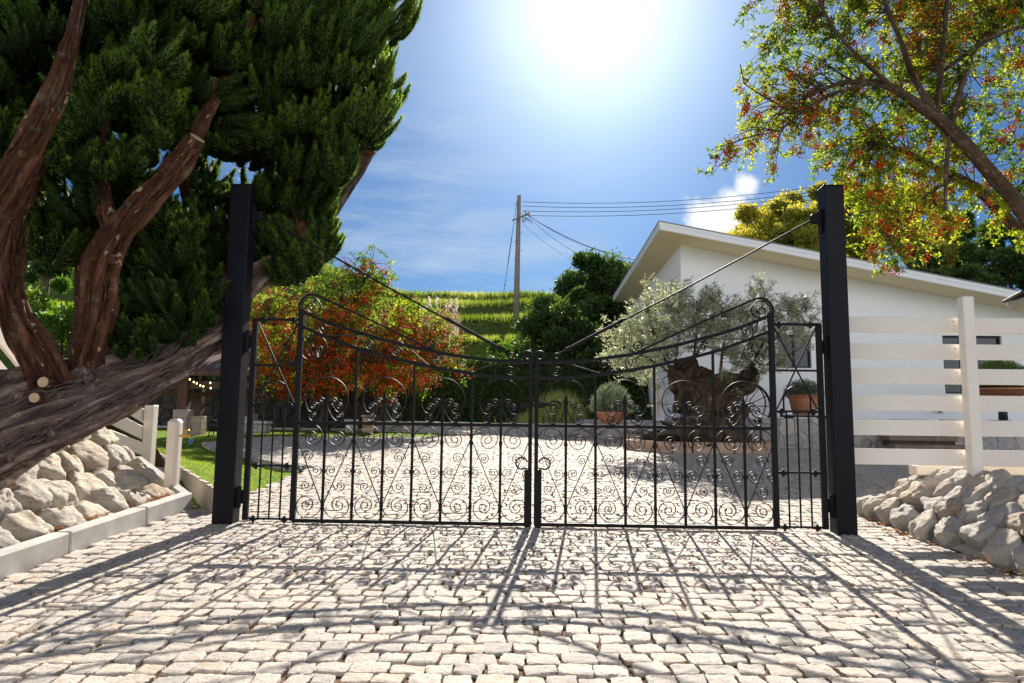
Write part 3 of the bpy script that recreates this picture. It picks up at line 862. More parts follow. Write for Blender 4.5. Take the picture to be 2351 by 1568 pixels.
# debris between kerb and stones, and on the setts
def litter():
    mb = MB(); n = 7000
    y = rng.uniform(1.5, 6.7, n); x = LX - 0.14 - np.abs(rng.normal(size=n)) * 0.05
    c1 = np.column_stack([x, y, SL * y + 0.14 + rng.random(n) * 0.02])
    k = (np.sin(y * 5) + rng.normal(size=n) * 0.5) > 0.1; c1 = c1[k]
    leaves(mb, c1, np.column_stack([rng.normal(size=(len(c1), 2)), rng.random(len(c1)) * 0.4]), rng.uniform(0.015, 0.04, len(c1)), 0.005, rng.random(len(c1)) * 0.75)
    n = 5500
    y = 1.4 + rng.random(n) ** 1.2 * 9; x = rng.uniform(-3.1, 3.4, n)
    c2 = np.column_stack([x, y, SL * y + 0.002])
    leaves(mb, c2, np.column_stack([rng.normal(size=(n, 2)), np.zeros(n) + 0.05]), rng.uniform(0.012, 0.035, n), rng.uniform(0.003, 0.009, n), rng.random(n) * 0.8, np.array([[0.05, 0.05, 1.0]] * n))
    # bright leaves at the foot of the right wall
    n = 170
    y = rng.uniform(4.6, 7.0, n); x = RX - 0.05 - np.abs(rng.normal(size=n)) * 0.10 + 0.0 * y
    leaves(mb, np.column_stack([x, y, SL * y + 0.03]), np.column_stack([rng.normal(size=(n, 2)), rng.random(n) * 0.3]), rng.uniform(0.03, 0.055, n), rng.uniform(0.015, 0.03, n), 0.5 + rng.random(n) * 0.5, np.array([[0.05, 0.05, 1.0]] * n))
    o = mb.build('fallen_leaves', M['litter'], attr=True)
    tag(o, 'dry brown and orange leaf litter scattered over the cobbles and kerb', 'leaf litter', kind='stuff')
litter()
# ivory beam on the right bank
mb = MB(); a = P(2095, 1078, 6.62); b = P(2900, 1080, 6.45)
mb.bar(a, b, 0.16, 0.10, bev=0.01); o = mb.build('concrete_beam', M['fence'], loc=(a[0], a[1], a[2]))
tag(o, 'low white painted beam lying behind the fence post on the right bank', 'kerb beam')

# ------------------------------------------------------------------ gate
GY, GA = 6.05, 0.0234
gU = unit(np.array((1, -GA, 0.0))); gN = unit(np.array((-GA, -1, 0.0)))     # gN points to the camera
def gp(px, py):
    d = ray(px, py); t = (GY - 0.0) / (d[1] + GA * d[0]); return CAM + d * t
gc = gp(1222.5, 1205); G0 = np.array((gc[0], gc[1], 0.0))
def av(px, py):                    # (distance from the middle, height)
    p = gp(px, py); return np.array((-(p - G0) @ gU, p[2]))
def z4(x, y): return av(470.3 + 0.33344 * x, 627.1 + 0.33344 * y)
def z4p(l): return [z4(*q) for q in l]
class Leaf:
    def __init__(s, sgn): s.s = sgn
    def w(s, a, v, off=0.0): return G0 + gU * (a * s.s) + np.array((0, 0, v)) + gN * off
def ribbon(mb, lf, pts, t, d, off=0.0, taper=None):
    p = np.array(pts, float)
    keep = np.concatenate([[True], np.linalg.norm(np.diff(p, axis=0), axis=1) > 1e-4]); p = p[keep]
    tg = unit(np.gradient(p, axis=0)); nr = np.column_stack([-tg[:, 1], tg[:, 0]])
    P3 = np.array([lf.w(a, v, off) for a, v in p])
    N3 = nr[:, :1] * gU[None] * lf.s + nr[:, 1:] * np.array((0, 0, 1.0))[None]
    D3 = np.repeat(gN[None], len(p), 0)
    b = 0.25
    pu = np.array([-1, -1, -(1 - b), 1 - b, 1, 1, 1 - b, -(1 - b)]) * t / 2
    pv = np.array([-(1 - b), 1 - b, 1, 1, 1 - b, -(1 - b), -1, -1]) * d / 2
    if lf.s > 0: pu = pu[::-1]; pv = pv[::-1]
    mb.sweep(P3, pu, pv, N3, D3, True, taper)
def spiral(c, r0, a0, turns, sgn, k=0.8, n=26):
    """outer to centre; angles in degrees in the (a, v) plane seen with a growing to the left"""
    q = np.linspace(0, turns * 4, int(turns * n)); r = r0 * k ** q
    an = R(a0) + sgn * q * math.pi / 2
    # a axis points left in the photo for the left leaf, so x on screen = -a
    return np.column_stack([c[0] - r * np.cos(an), c[1] + r * np.sin(an)])
AS = z4(632, 1035)[0]              # main stile
AC = 0.027                         # meeting stile
BW = (AS - AC) / 8
VB = av(940, 1199)[1]; VM = z4(1400, 1038)[1]
U1 = spline(z4p([(655, 256), (800, 320), (960, 380), (1160, 438), (1300, 478), (1450, 512), (1600, 545), (1800, 578), (1950, 598), (2100, 608), (2235, 611)]), 8)
U2 = spline(z4p([(660, 362), (840, 438), (1040, 515), (1240, 570), (1440, 620), (1640, 660), (1840, 690), (2040, 712), (2235, 718)]), 8)
def top_of(a, curve): return float(np.interp(-a, -curve[:, 0], curve[:, 1]))
def make_leaf(sgn):
    lf = Leaf(sgn)
    org = lf.w(AS + 0.45, VB)
    if sgn < 0: lab = 'left black wrought iron gate leaf with spirals, hinged to the post under the juniper'
    else: lab = 'right black wrought iron gate leaf with spirals and sliding latch, beside the white fence'
    T = thing('gate_leaf', org, lab, 'gate', 'leaves of the wrought iron gate')
    I = M['iron']
    def B(name, fn, par=T, smooth=True):
        mb = MB(); fn(mb); return mb.build(name, I if name != 'x' else I, par, smooth=False)
    Rb = lambda pts, t, d, off=0: (lambda mb: ribbon(mb, lf, pts, t, d, off))
    vt = top_of(AS, U1)
    VC = z4(2235, 600)[1]
    # frame
    B('stile', Rb([(AS, VB), (AS, (VB + vt) / 2), (AS, vt + 0.02)], 0.046, 0.046))
    B('stile', Rb([(AC, VB - 0.01), (AC, 1.0), (AC, VC + 0.03)], 0.034, 0.034))
    B('rail', Rb(U1, 0.028, 0.034)); B('rail', Rb(U2, 0.028, 0.034))
    B('rail', Rb([(AS, VM), (AS / 2, VM), (AC, VM)], 0.028, 0.036)); B('rail', Rb([(AS, VB), (AS / 2, VB), (AC, VB)], 0.030, 0.040))
    # sweeping brace from the stile arch to the upper rail, ending in a curl
    arch = spline(z4p([(652, 262), (655, 215), (675, 178), (705, 155), (745, 147), (790, 160), (870, 198), (980, 248), (1200, 352), (1380, 440), (1500, 500), (1535, 518)]), 8)
    B('arch_brace', Rb(arch, 0.017, 0.024))
    zs = lambda l: spline(z4p(l), 6)
    B('scroll', Rb(zs([(1525, 515), (1560, 519), (1584, 495), (1576, 465), (1550, 457), (1530, 475), (1536, 500), (1556, 503), (1564, 488), (1552, 480)]), 0.011, 0.022))
    B('scroll', Rb(zs([(664, 268), (675, 205), (715, 168), (765, 175), (796, 217), (786, 260), (745, 278), (711, 258), (706, 228), (728, 207), (752, 218), (755, 240), (737, 248), (725, 236)]), 0.009, 0.02))
    # uprights
    for i in range(1, 8):
        a = AS - BW * i
        if i % 2 == 0:
            B('upright_bar', Rb([(a, VB), (a, VM), (a, top_of(a, U2))], 0.022, 0.022))
        else:
            vs_ = VM + 0.255
            ub = B('upright_bar', Rb([(a, VB), (a, VM), (a, vs_ - 0.07)], 0.022, 0.022))
            def spear(mb, a=a, v0=vs_ - 0.09):
                pr = [(0.011, 0), (0.018, 0.02), (0.019, 0.05), (0.014, 0.075), (0.006, 0.098), (0.0055, 0.104), (0.001, 0.112)]
                mb.lathe(lf.w(a, v0), pr, 10)
            B('spear_point', spear, ub)
    # lower scrolls, one S-scroll with its four curls to each bay
    H = VM - VB
    for i in range(8):
        a0 = AS - BW * i
        mir = (i % 2 == 1)
        def q(x, y):    # bay units from left bar and from the mid rail
            xx = (1 - x) if mir else x
            return np.array((a0 - BW * xx, VM - BW * y))
        def sp(x, y, r, ang, tn, sg, k=0.8):
            aa = 180 - ang if mir else ang
            return spiral(q(x, y), r * BW, aa, tn, -sg if mir else sg, k)
        r_ = random.Random(i + 31)
        j = r_.uniform(-0.03, 0.03)
        yb = H / BW - 0.53
        top = sp(0.55, 0.50 + j, 0.53, 180, 2.3, -1)
        bot = sp(0.45, yb, 0.53, 0, 2.3, -1)
        ln = spline([top[0], (top[0] * 0.72 + bot[0] * 0.28) + (0, 0), (top[0] * 0.28 + bot[0] * 0.72), bot[0]], 6)
        B('scroll', Rb(np.vstack([top[::-1], ln[1:-1], bot]), 0.0070, 0.020))
        for (x, y, r, an, sg) in ((0.45, 1.14, 0.23, 190, -1), (0.145, 1.62, 0.23, 55, 1), (0.74, 1.60, 0.23, 235, 1), (0.42, 2.12, 0.23, 10, -1)):
            B('curl', Rb(sp(x, y + j * 0.5, r, an, 1.9, sg), 0.0060, 0.018))
        if i < 7:
            for v in (VM - BW * 0.62, VB + BW * 0.55, VM - BW * 1.62):
                B('collar', lambda mb: mb.box(lf.w(a0 - BW, v), (0.030, 0.028, 0.045), np.array((gU, gN, (0, 0, 1))), 0.006))
    # lyre motif over each spear bar
    for i in range(4):
        ac = AS - BW * (2 * i + 1)
        def q(x, y, m_): return np.array((ac - BW * x * m_, VM + BW * y))
        def sp(x, y, r, ang, tn, sg, m_, k=0.8):
            aa = 180 - ang if m_ < 0 else ang
            return spiral(q(x, y, m_), r * BW, aa, tn, sg if m_ > 0 else -sg, k)
        top_v = top_of(ac, U2)
        hc = 0.84
        def big(mb):
            for m_ in (1, -1):
                an = np.radians(np.linspace(90, 215, 34))
                arc = np.array([q(0.74 * math.cos(t), hc + 0.74 * math.sin(t), m_) for t in an])
                ribbon(mb, lf, np.vstack([arc, sp(-0.44, 0.57, 0.227, 223, 2.2, 1, m_)[1:]]), 0.0075, 0.02)
        B('ring_scroll', big)
        for m_ in (1, -1):
            sa = sp(-0.24, 0.70, 0.215, -20, 2.3, 1, m_)
            sb = sp(-0.45, 0.245, 0.20, -40, 2.3, -1, m_)
            mid = spline([sa[0], q(-0.06, 0.48, m_), q(-0.20, 0.22, m_), sb[0]], 6)
            B('scroll', Rb(np.vstack([sa[::-1], mid[1:-1], sb]), 0.0085, 0.02))
        for m_ in (1, -1):
            B('collar', lambda mb: mb.box(lf.w(*q(-0.44, 0.03, m_)), (0.04, 0.026, 0.03), np.array((gU, gN, (0, 0, 1))), 0.005))
    # scrolls between the two upper rails
    CU = [(33, 68), (-12, 53), (-33, 16), (-24, -17), (5, -31), (33, -19), (40, 8), (23, 27), (-2, 23), (-14, 6), (-5, -10), (11, -10), (18, 3), (6, 9)]
    for (c1, c2, f) in (((817, 362), (1145, 493), 1), ((1318, 540), (1607, 590), -1), ((1772, 612), (2115, 672), 1)):
        e1 = [(c1[0] + x, c1[1] + y * f) for x, y in CU][::-1]; e2 = [(c2[0] - x, c2[1] - y * f) for x, y in CU]
        B('scroll', Rb(zs(e1 + e2), 0.0075, 0.02))
    B('scroll', Rb(zs([(740, 422), (695, 435), (662, 480), (658, 530), (678, 575), (715, 595), (750, 583), (765, 553), (750, 530), (725, 530), (712, 550), (722, 568), (740, 562), (738, 548)]), 0.008, 0.018))
    B('scroll', Rb(zs([(740, 422), (790, 432), (828, 465), (842, 510), (835, 545), (810, 566), (780, 558), (766, 533), (775, 508), (797, 503), (810, 520), (803, 540), (787, 538), (785, 524)]), 0.008, 0.018))
    def twist(mb):
        a, b = z4(700, 425), z4(802, 622); n = 40
        pts = np.array([lf.w(*(a + (b - a) * t)) for t in np.linspace(0, 1, n)])
        t3 = unit(pts[-1] - pts[0]); n1 = gN; n2 = np.cross(t3, n1)
        th = np.linspace(0, 4.5, n)
        nu = n1[None] * np.cos(th)[:, None] + n2[None] * np.sin(th)[:, None]; nv = -n1[None] * np.sin(th)[:, None] + n2[None] * np.cos(th)[:, None]
        sc = 0.45 + 0.55 * np.abs(np.sin(np.linspace(0, 3 * math.pi, n)))
        mb.sweep(pts, np.array([-1, 1, 1, -1]) * 0.014, np.array([-1, -1, 1, 1]) * 0.004, nu, nv, True, sc)
    B('twisted_bar', twist)
    # ring finial and stay ring
    def ring(mb, c, r, rr):
        an = np.linspace(0, 2 * math.pi, 33); pts = np.array([lf.w(c[0] + r * math.cos(t), c[1] + r * math.sin(t)) for t in an])
        nu = np.array([gU * lf.s * math.cos(t) + np.array((0, 0, 1)) * math.sin(t) for t in an]); nv = np.repeat(gN[None], 33, 0)
        k = np.arange(10) / 10 * 2 * math.pi
        mb.sweep(pts, np.cos(k) * rr, np.sin(k) * rr, nu, nv, False)
    B('ring_finial', lambda mb: (ring(mb, z4(2224, 568), 0.037, 0.0115), ribbon(mb, lf, [z4(2232, 596), z4(2238, 612), z4(2246, 640)], 0.03, 0.03)))
    rc = z4(2110, 568)
    B('stay_ring', lambda mb: (ring(mb, rc, 0.023, 0.0075), mb.box(lf.w(*z4(2108, 598)), (0.03, 0.03, 0.04), np.array((gU, gN, (0, 0, 1))), 0.006)))
    # stay rod with turnbuckle up to the post bracket
    top = lf.w(*av(607, 499)); bot = lf.w(*z4(2096, 552))
    def stay(mb):
        d = bot - top
        mb.tube([top, top + d * 0.5 + (0, 0, -0.012), bot], 0.0085, 8)
        mb.tube([top + d * 0.74, top + d * 0.755, top + d * 0.965, top + d * 0.985], [0.010, 0.0145, 0.0145, 0.009], 10)
        mb.tube([top + d * 0.75, top + d * 0.765], 0.019, 8); mb.tube([top + d * 0.955, top + d * 0.968], 0.019, 8)
    B('stay_rod', stay)
    # side frame bolted to the main stile
    AL = AS + (av(664, 1193)[0] * 0) + (av(551, 1150)[0] - av(672, 1150)[0]); AL = min(av(553, 1150)[0], -av(1896, 1150)[0]) - 0.01; print('AL', AL, AS, av(546,1150), av(1909,1150), av(553,1150), av(1900,1150))
    vT = z4(450, 320)[1]
    B('side_stile', Rb([(AL, VB), (AL, 1.0), (AL, vT + 0.01)], 0.046, 0.046))
    vv = [vT, z4(450, 632)[1], z4(450, 908)[1], z4(440, 1322)[1], VB + 0.012]
    for v in vv: B('side_rail', Rb([(AL, v), ((AL + AS) / 2, v), (AS, v)], 0.017 if v < vT else 0.022, 0.022))
    for a, b in ((((AL - 0.03), vT - 0.03), (AS + 0.03, vv[2] + 0.02)), (((AS + 0.03), vT - 0.03), (AL - 0.03, vv[2] + 0.02))):
        B('cross_brace', Rb([a, ((a[0] + b[0]) / 2, (a[1] + b[1]) / 2), b], 0.012, 0.012, 0.006 if a[0] > b[0] else -0.006))
    for q_ in (0.27, 0.5, 0.73):
        a = AL + (AS - AL) * q_
        B('side_bar', Rb([(a, VB), (a, 0.9), (a, vv[2] + 0.006)], 0.013, 0.013))
    an = np.radians(np.linspace(0, 180, 17)); am = (AL + AS) / 2; hw = 0.117 * 1.0
    B('hoop', Rb([(am - hw, vv[2])] + [(am - hw * math.cos(t) * 1.0, vv[2] + 0.10 + hw * math.sin(t)) for t in an] + [(am + hw, vv[2])], 0.013, 0.016))
    for v in (vT, vv[2], vv[3], vv[4]):
        for a in (AL - 0.07, AS + 0.07):
            def clamps(mb):
                mb.box(lf.w(a, v - 0.004), (0.055, 0.045, 0.03), np.array((gU, gN, (0, 0, 1))), 0.006)
                mb.lathe(lf.w(a, v + 0.008), [(0.0, 0), (0.013, 0), (0.013, 0.016), (0.004, 0.018), (0, 0.018)], 6)
                mb.lathe(lf.w(a, v - 0.036), [(0.0, 0), (0.012, 0), (0.012, 0.016), (0, 0.018)], 6)
            B('clamp', clamps)
    for v in (z4(270, 470)[1], av(545, 1140)[1]):
        def hinge(mb):
            mb.tube([lf.w(AL + 0.055, v - 0.09, 0.02), lf.w(AL + 0.055, v - 0.005, 0.02)], 0.019, 10)
            mb.tube([lf.w(AL + 0.055, v + 0.005, 0.02), lf.w(AL + 0.055, v + 0.09, 0.02)], 0.019, 10)
            mb.tube([lf.w(AL + 0.055, v - 0.1, 0.02), lf.w(AL + 0.055, v + 0.1, 0.02)], 0.012, 8)
            mb.box(lf.w(AL + 0.03, v, 0.0), (0.07, 0.012, 0.12), np.array((gU, gN, (0, 0, 1))))
        B('hinge', hinge)
    # drop bolt at the meeting stile with a curled handle
    v0, v1 = VB - 0.02, av(1212, 1078)[1]
    ab = AC + 0.006
    db = B('drop_bolt', lambda mb: (mb.box(lf.w(ab + 0.013, (v0 + v1) / 2, 0.03), (0.058, 0.03, v1 - v0), np.array((gU, gN, (0, 0, 1))), 0.006), mb.tube([lf.w(ab + 0.02, v0 - 0.03, 0.03), lf.w(ab + 0.02, v0 + 0.05, 0.03)], 0.009, 8)))
    cc = z4(2182, 1306)
    hp = spiral(cc, 0.052, -70, 0.78, -1, 0.97)
    tl_ = spline([(ab + 0.02, v1 - 0.01), (ab + 0.03, v1 + 0.012), hp[0]], 5)
    B('bolt_handle', Rb(np.vstack([tl_[:-1], hp]), 0.014, 0.016, 0.03), db)
    if sgn > 0:
        vl = av(1215, 930)[1]
        def latch(mb):
            ax = np.array((gU, gN, (0, 0, 1)))
            mb.box(lf.w(0.035, vl, 0.035), (0.30, 0.014, 0.016), ax, 0.003)
            mb.box(lf.w(0.05, vl, 0.03), (0.085, 0.03, 0.05), ax, 0.004)
            pts = spline([(0.09, vl + 0.012), (0.14, vl + 0.018), (0.17, vl + 0.035), (0.21, vl + 0.03), (0.25, vl + 0.01)], 6)
            ribbon(mb, lf, pts, 0.012, 0.016, 0.035)
        B('sliding_latch', latch)
    else:
        vl = av(1215, 930)[1]
        B('latch_keeper', lambda mb: mb.box(lf.w(0.075, vl, 0.03), (0.10, 0.03, 0.05), np.array((gU, gN, (0, 0, 1))), 0.004))
    return AL
make_leaf(-1)
AL = make_leaf(1)
# posts
def gate_post(sgn, lab):
    lf = Leaf(sgn)
    if sgn < 0: ain, aout = av(546, 1150)[0], av(499, 1150)[0]
    else: ain, aout = -av(1909, 1150)[0], -av(1955, 1150)[0]
    W_ = aout - ain; D_ = 0.155; a = (ain + aout) / 2
    pc = lf.w(a, 0.0, 0.02)
    zb = SL * pc[1] - 0.05
    zt = gp(565, 432)[2] if sgn < 0 else gp(1905, 434)[2]
    T = thing('gate_post', (pc[0], pc[1], zb + 0.05), lab, 'gate post', 'black gate posts')
    ax = np.array((gU, gN, (0, 0, 1)))
    mb = MB(); mb.box((pc[0], pc[1], (zb + zt) / 2), (W_, D_, zt - zb), ax, 0.006); mb.build('post', M['post'], T)
    mb = MB(); mb.box((pc[0], pc[1], zt + 0.004), (W_ + 0.006, D_ + 0.006, 0.008), ax, 0.003); mb.build('cap', M['post'], T)
    tp = lf.w(*av(607, 499))
    mb = MB()
    mb.box(lf.w(ain - 0.008, tp[2] - 0.01), (0.016, 0.06, 0.22), ax, 0.003)
    mb.box(lf.w(ain - 0.045, tp[2] + 0.012), (0.085, 0.05, 0.085), ax, 0.006)
    mb.tube([lf.w(ain - 0.075, tp[2] + 0.015), tp], [0.02, 0.012], 8)
    mb.build('stay_bracket', M['iron'], T)
    mb = MB()
    for v in (z4(270, 470)[1], av(545, 1140)[1]):
        mb.box(lf.w(ain - 0.006, v, 0.02), (0.012, 0.07, 0.17), ax, 0.002)
    mb.build('hinge_plate', M['iron'], T)
gate_post(-1, 'tall square black steel gate post in front of the juniper, left of the gate')
gate_post(1, 'tall square black steel gate post where the white slatted fence begins')

# ------------------------------------------------------------------ right white fence
FY = 6.30
def fp(px, py, off=0.0):
    d = ray(px, py); t = (FY - off) / (d[1] + GA * d[0]); return CAM + d * t
fz = [745, 806, 862, 923, 980, 1047]
pf = fp(2225, 900, 0.10)
T = thing('slatted_fence', (pf[0], pf[1], 0.68), 'cream white horizontal slatted fence beside the right gate post', 'fence')
x0 = fp(1940, 900)[0]
for py in fz:
    zc = fp(1948, py)[2]; r_ = random.Random(py)
    a = np.array((x0, FY - GA * x0, zc)); b = np.array((x0 + 4.6, FY - GA * (x0 + 4.6), zc + r_.uniform(-0.006, 0.006)))
    mb = MB(); mb.bar(a, b, 0.035, 0.142, bev=0.004); mb.build('slat', M['fence'], T)
for dx in (0.0, 2.0):
    zt = fp(2218, 683, 0.1)[2]
    mb = MB(); mb.box((pf[0] + dx, pf[1] - GA * dx - 0.02, (zt + 0.55) / 2), (0.098, 0.098, zt - 0.55), np.array((gU, gN, (0, 0, 1))), 0.006)
    p_ = mb.build('fence_post', M['fence'], T)
    mb = MB()
    for py in fz:
        zc = fp(1948, py)[2]
        for s2 in (-1, 1): mb.tube([(pf[0] + dx + s2 * 0.065, pf[1] + 0.062 - GA * dx, zc + 0.03), (pf[0] + dx + s2 * 0.065, pf[1] + 0.050 - GA * dx, zc + 0.03)], 0.006, 6)
    mb.build('screw', M['concrete'], p_)

# ------------------------------------------------------------------ left garden: fence, boards, standpipe
T = thing('sloping_fence', P(340, 1050, 8.0), 'cream white fence with sloping slats behind the juniper trunk', 'fence')
pb = P(340, 1055, 8.0)
mb = MB(); mb.bar((pb[0], pb[1], 0.25), (pb[0], pb[1], P(342, 930, 8.0)[2]), 0.11, 0.11, up=(0, 1, 0), bev=0.006); mb.build('fence_post', M['fence'], T)
for (a, b, y2) in (((338, 1000), (60, 860), 6.4), ((338, 960), (60, 790), 6.4), ((338, 1035), (60, 930), 6.4)):
    mb = MB(); mb.bar(P(a[0], a[1], 8.06), P(b[0], b[1], y2), 0.03, 0.14, bev=0.004); mb.build('slat', M['fence'], T)
for (a, b) in (((-60, 690), (60, 840)), ((-60, 790), (60, 930)), ((-60, 880), (60, 1000))):
    mb = MB(); mb.bar(P(a[0], a[1], 5.6), P(b[0], b[1], 6.35), 0.03, 0.17, bev=0.004); mb.build('slat', M['fence'], T)
T = thing('edging_boards', (BA[0], BA[1], 0.3), 'row of weathered upright concrete boards holding the lawn beside the left gate post', 'retaining boards')
n = 26
for k in range(n):
    a = BA + (BB - BA) * (k / n); b = BA + (BB - BA) * ((k + 0.93) / n)
    z = 0.47 + 0.16 * (k / n) + random.uniform(-0.008, 0.008)
    mb = MB(); mb.bar((a[0], a[1], z - 0.16), (b[0], b[1], z - 0.16), 0.06, 0.34, bev=0.01); mb.build('board', M['board'], T)
pz = P(395, 1090, 7.05)
T = thing('standpipe', (pz[0], pz[1], 0.4), 'short round-cornered white post with a brass tap beside the lawn', 'standpipe')
zt = P(395, 962, 7.05)[2]
mb = MB(); mb.box((pz[0], pz[1], (zt + 0.3) / 2), (0.125, 0.125, zt - 0.3), None, 0.035); mb.build('post', M['fence'], T)
mb = MB(); tz = P(415, 1000, 7.05)[2]
mb.tube([(pz[0] + 0.06, pz[1] - 0.01, tz), (pz[0] + 0.16, pz[1] - 0.02, tz), (pz[0] + 0.175, pz[1] - 0.02, tz - 0.035)], [0.014, 0.014, 0.011], 10)
mb.tube([(pz[0] + 0.12, pz[1] - 0.015, tz), (pz[0] + 0.12, pz[1] - 0.015, tz + 0.05)], 0.009, 8)
mb.bar((pz[0] + 0.085, pz[1] - 0.015, tz + 0.055), (pz[0] + 0.155, pz[1] - 0.015, tz + 0.055), 0.018, 0.012, bev=0.003)
tp_ = mb.build('tap', M['brass'], T)
mb = MB(); mb.tube([(pz[0] + 0.175, pz[1] - 0.02, tz - 0.03), (pz[0] + 0.178, pz[1] - 0.02, tz - 0.05), (pz[0] + 0.178, pz[1] - 0.02, tz - 0.085)], [0.017, 0.021, 0.010], 10)
mb.build('hose_connector', M['blue'], tp_)

# ------------------------------------------------------------------ terrace, house
HA = 0.042
hS = unit(np.array((HA, 1, 0.0))); hU = unit(np.array((1, -HA, 0.0))); ez = np.array((0, 0, 1.0)); hax = np.array((hU, hS, ez))
N0 = P(1567, 900, 17.5); N0[2] = 0
def hw(u, s, z): return N0 + hU * u + hS * s + ez * z
TZ = 1.22
tpoly = [hw(-2.6, 14.5, 0)[:2], hw(-3.0, 6, 0)[:2], hw(-2.6, 0.6, 0)[:2], hw(-1.5, -1.0, 0)[:2], hw(1.2, -2.2, 0)[:2], hw(20, -2.35, 0)[:2], hw(20, 14.5, 0)[:2]]
mb = MB(); mb.prism(tpoly, 0.3, TZ - 0.10); o = mb.build('terrace', M['flag']); tag(o, kind='structure')
# terrace retaining wall facing the drive
T = thing('terrace_wall', (5.5, 15.2, 0.6), 'low flagstone retaining wall in blue shade below the white house', 'stone wall')
line = [hw(-2.7, 0.5, 0), hw(-1.55, -1.05, 0), hw(1.2, -2.3, 0), hw(20, -2.45, 0)]
mb = MB()
tops = [0.98, 1.02, TZ, TZ + 0.01]
for (a, b, ta, tb) in zip(line[:-1], line[1:], tops[:-1], tops[1:]):
    n_ = max(2, int(np.linalg.norm(b - a) / 0.35))
    for k in range(n_):
        p = a + (b - a) * (k / n_); q_ = a + (b - a) * ((k + 1) / n_); tt = ta + (tb - ta) * (k + 0.5) / n_ + random.uniform(-0.012, 0.012)
        zz = 0.30
        mb.bar((p[0], p[1], (zz + tt) / 2), (q_[0], q_[1], (zz + tt) / 2), 0.28, tt - zz, bev=0.02)
mb.build('wall_face', M['flag'], T)
mb = MB()
for k in range(26):
    p = line[0] + (line[1] - line[0]) * random.random() if k < 12 else line[1] + (line[2] - line[1]) * random.random() * 0.8
    rock(mb, (p[0] + random.uniform(-.2, .2), p[1] - random.uniform(0.0, 0.35), 0.72 + random.uniform(0, 0.24)), (random.uniform(.3, .6), .35, random.uniform(.18, .3)), np.eye(3), 300 + k, 3, 0.06, 9)
mb.build('rubble_edge', M['rubble'], T, smooth=True)
# stone steps seen through the fence
pst = P(2110, 1000, 14.4)
T = thing('stone_steps', (pst[0], pst[1], 0.55), 'two brown stone steps up to the terrace, behind the fence slats', 'steps')
for k in range(3):
    mb = MB(); mb.box((pst[0], pst[1] + k * 0.3 - 0.3, 0.66 + k * 0.17), (1.5 - 0.1 * k, 0.34, 0.10), hax, 0.01); s_ = mb.build('tread', M['timber2'], T)
    mb = MB(); mb.box((pst[0], pst[1] + k * 0.3 - 0.27, 0.58 + k * 0.17), (1.44 - 0.1 * k, 0.3, 0.12), hax, 0.01); mb.build('riser', M['timber'], T)
# low wall at the back of the courtyard
T = thing('courtyard_wall', (-0.5, 18.4, 0.7), 'low blue-grey flagstone wall at the back of the courtyard, in the middle', 'stone wall')
a = P(868, 985, 19.6); b = P(1190, 985, 18.6); c = P(1420, 985, 18.0)
mb = MB(); r_ = random.Random(2)
for (p, q_, t1, t2) in ((a, b, 1.00, 1.00), (b, c, 1.00, 1.04)):
    n_ = 16
    for k in range(n_):
        p1 = p + (q_ - p) * (k / n_); p2 = p + (q_ - p) * ((k + 1) / n_)
        tt = t1 + (t2 - t1) * k / n_ + r_.uniform(-.01, .01)
        mb.bar((p1[0], p1[1], (0.45 + tt) / 2), (p2[0], p2[1], (0.45 + tt) / 2), 0.35, tt - 0.45, bev=0.02)
mb.build('wall_face', M['flag'], T)
mb = MB()
rp = P(1075, 996, 18.0)
for k in range(7): rock(mb, (rp[0] + random.uniform(-.5, .4), rp[1] + random.uniform(-.2, .3), 0.72), (.5, .4, .18), np.eye(3), 420 + k, 3, 0.06)
mb.build('edge_rocks', M['rubble'], T, smooth=True)

# house
T = thing('house', hw(6, 6, TZ - 0.12), 'white single-storey house with a long sloping roof edge and cream soffit', 'house')
HL, HD = 17.0, 12.7
zN = P(1567, 548, 17.5)[2]
OV = 0.95; OL = 0.62
A_ = P(1515, 507, 17.5 - OV - 0.03)
ub = 10.2; pb_ = hw(ub, -OV, 0)
# roof pitch from the right-hand end of the fascia
dd = ray(2351, 671); 
den = dd[0] * hS[0] + dd[1] * hS[1]; tt_ = ((pb_ - CAM)[:2] @ hS[:2]) / (den); B_ = CAM + dd * tt_
uA = (A_ - N0) @ hU; uB = (B_ - N0) @ hU; slope = (B_[2] - A_[2]) / (uB - uA)
def roofz(u): return A_[2] + slope * (u - uA)
FT_ = 0.21
wt_ = lambda u: roofz(u) - FT_
# walls as closed prism with sloping top, openings set as recessed boxes (front wall built from panels round the windows)
def wall_panel(mb, u0, u1, z0, z1=None, s0=0.0, s1=0.22):
    zt0 = wt_(u0) + 0.02 if z1 is None else z1; zt1 = wt_(u1) + 0.02 if z1 is None else z1
    pts = [hw(u0, s0, z0), hw(u1, s0, z0), hw(u1, s1, z0), hw(u0, s1, z0), hw(u0, s0, zt0), hw(u1, s0, zt1), hw(u1, s1, zt1), hw(u0, s1, zt0)]
    mb.add(pts, [(0, 3, 2, 1), (4, 5, 6, 7), (0, 1, 5, 4), (1, 2, 6, 5), (2, 3, 7, 6), (3, 0, 4, 7)])
def hpx(px, py):       # point of the front wall seen at a pixel -> (u, z)
    d = ray(px, py); t = ((N0 - CAM)[:2] @ hS[:2]) / (d[:2] @ hS[:2]); p = CAM + d * t; return (p - N0) @ hU, p[2]
w1a = hpx(1786, 768); w1b = hpx(1864, 845); w2a = hpx(2163, 770); w2b = hpx(2308, 905)
ZB = TZ - 0.15
mb = MB()
wall_panel(mb, 0, w1a[0], ZB); wall_panel(mb, w1b[0], w2a[0], ZB); wall_panel(mb, w2b[0], HL, ZB)
for (a, b) in ((w1a, w1b), (w2a, w2b)):
    wall_panel(mb, a[0], b[0], ZB, b[1]); wall_panel(mb, a[0], b[0], a[1])
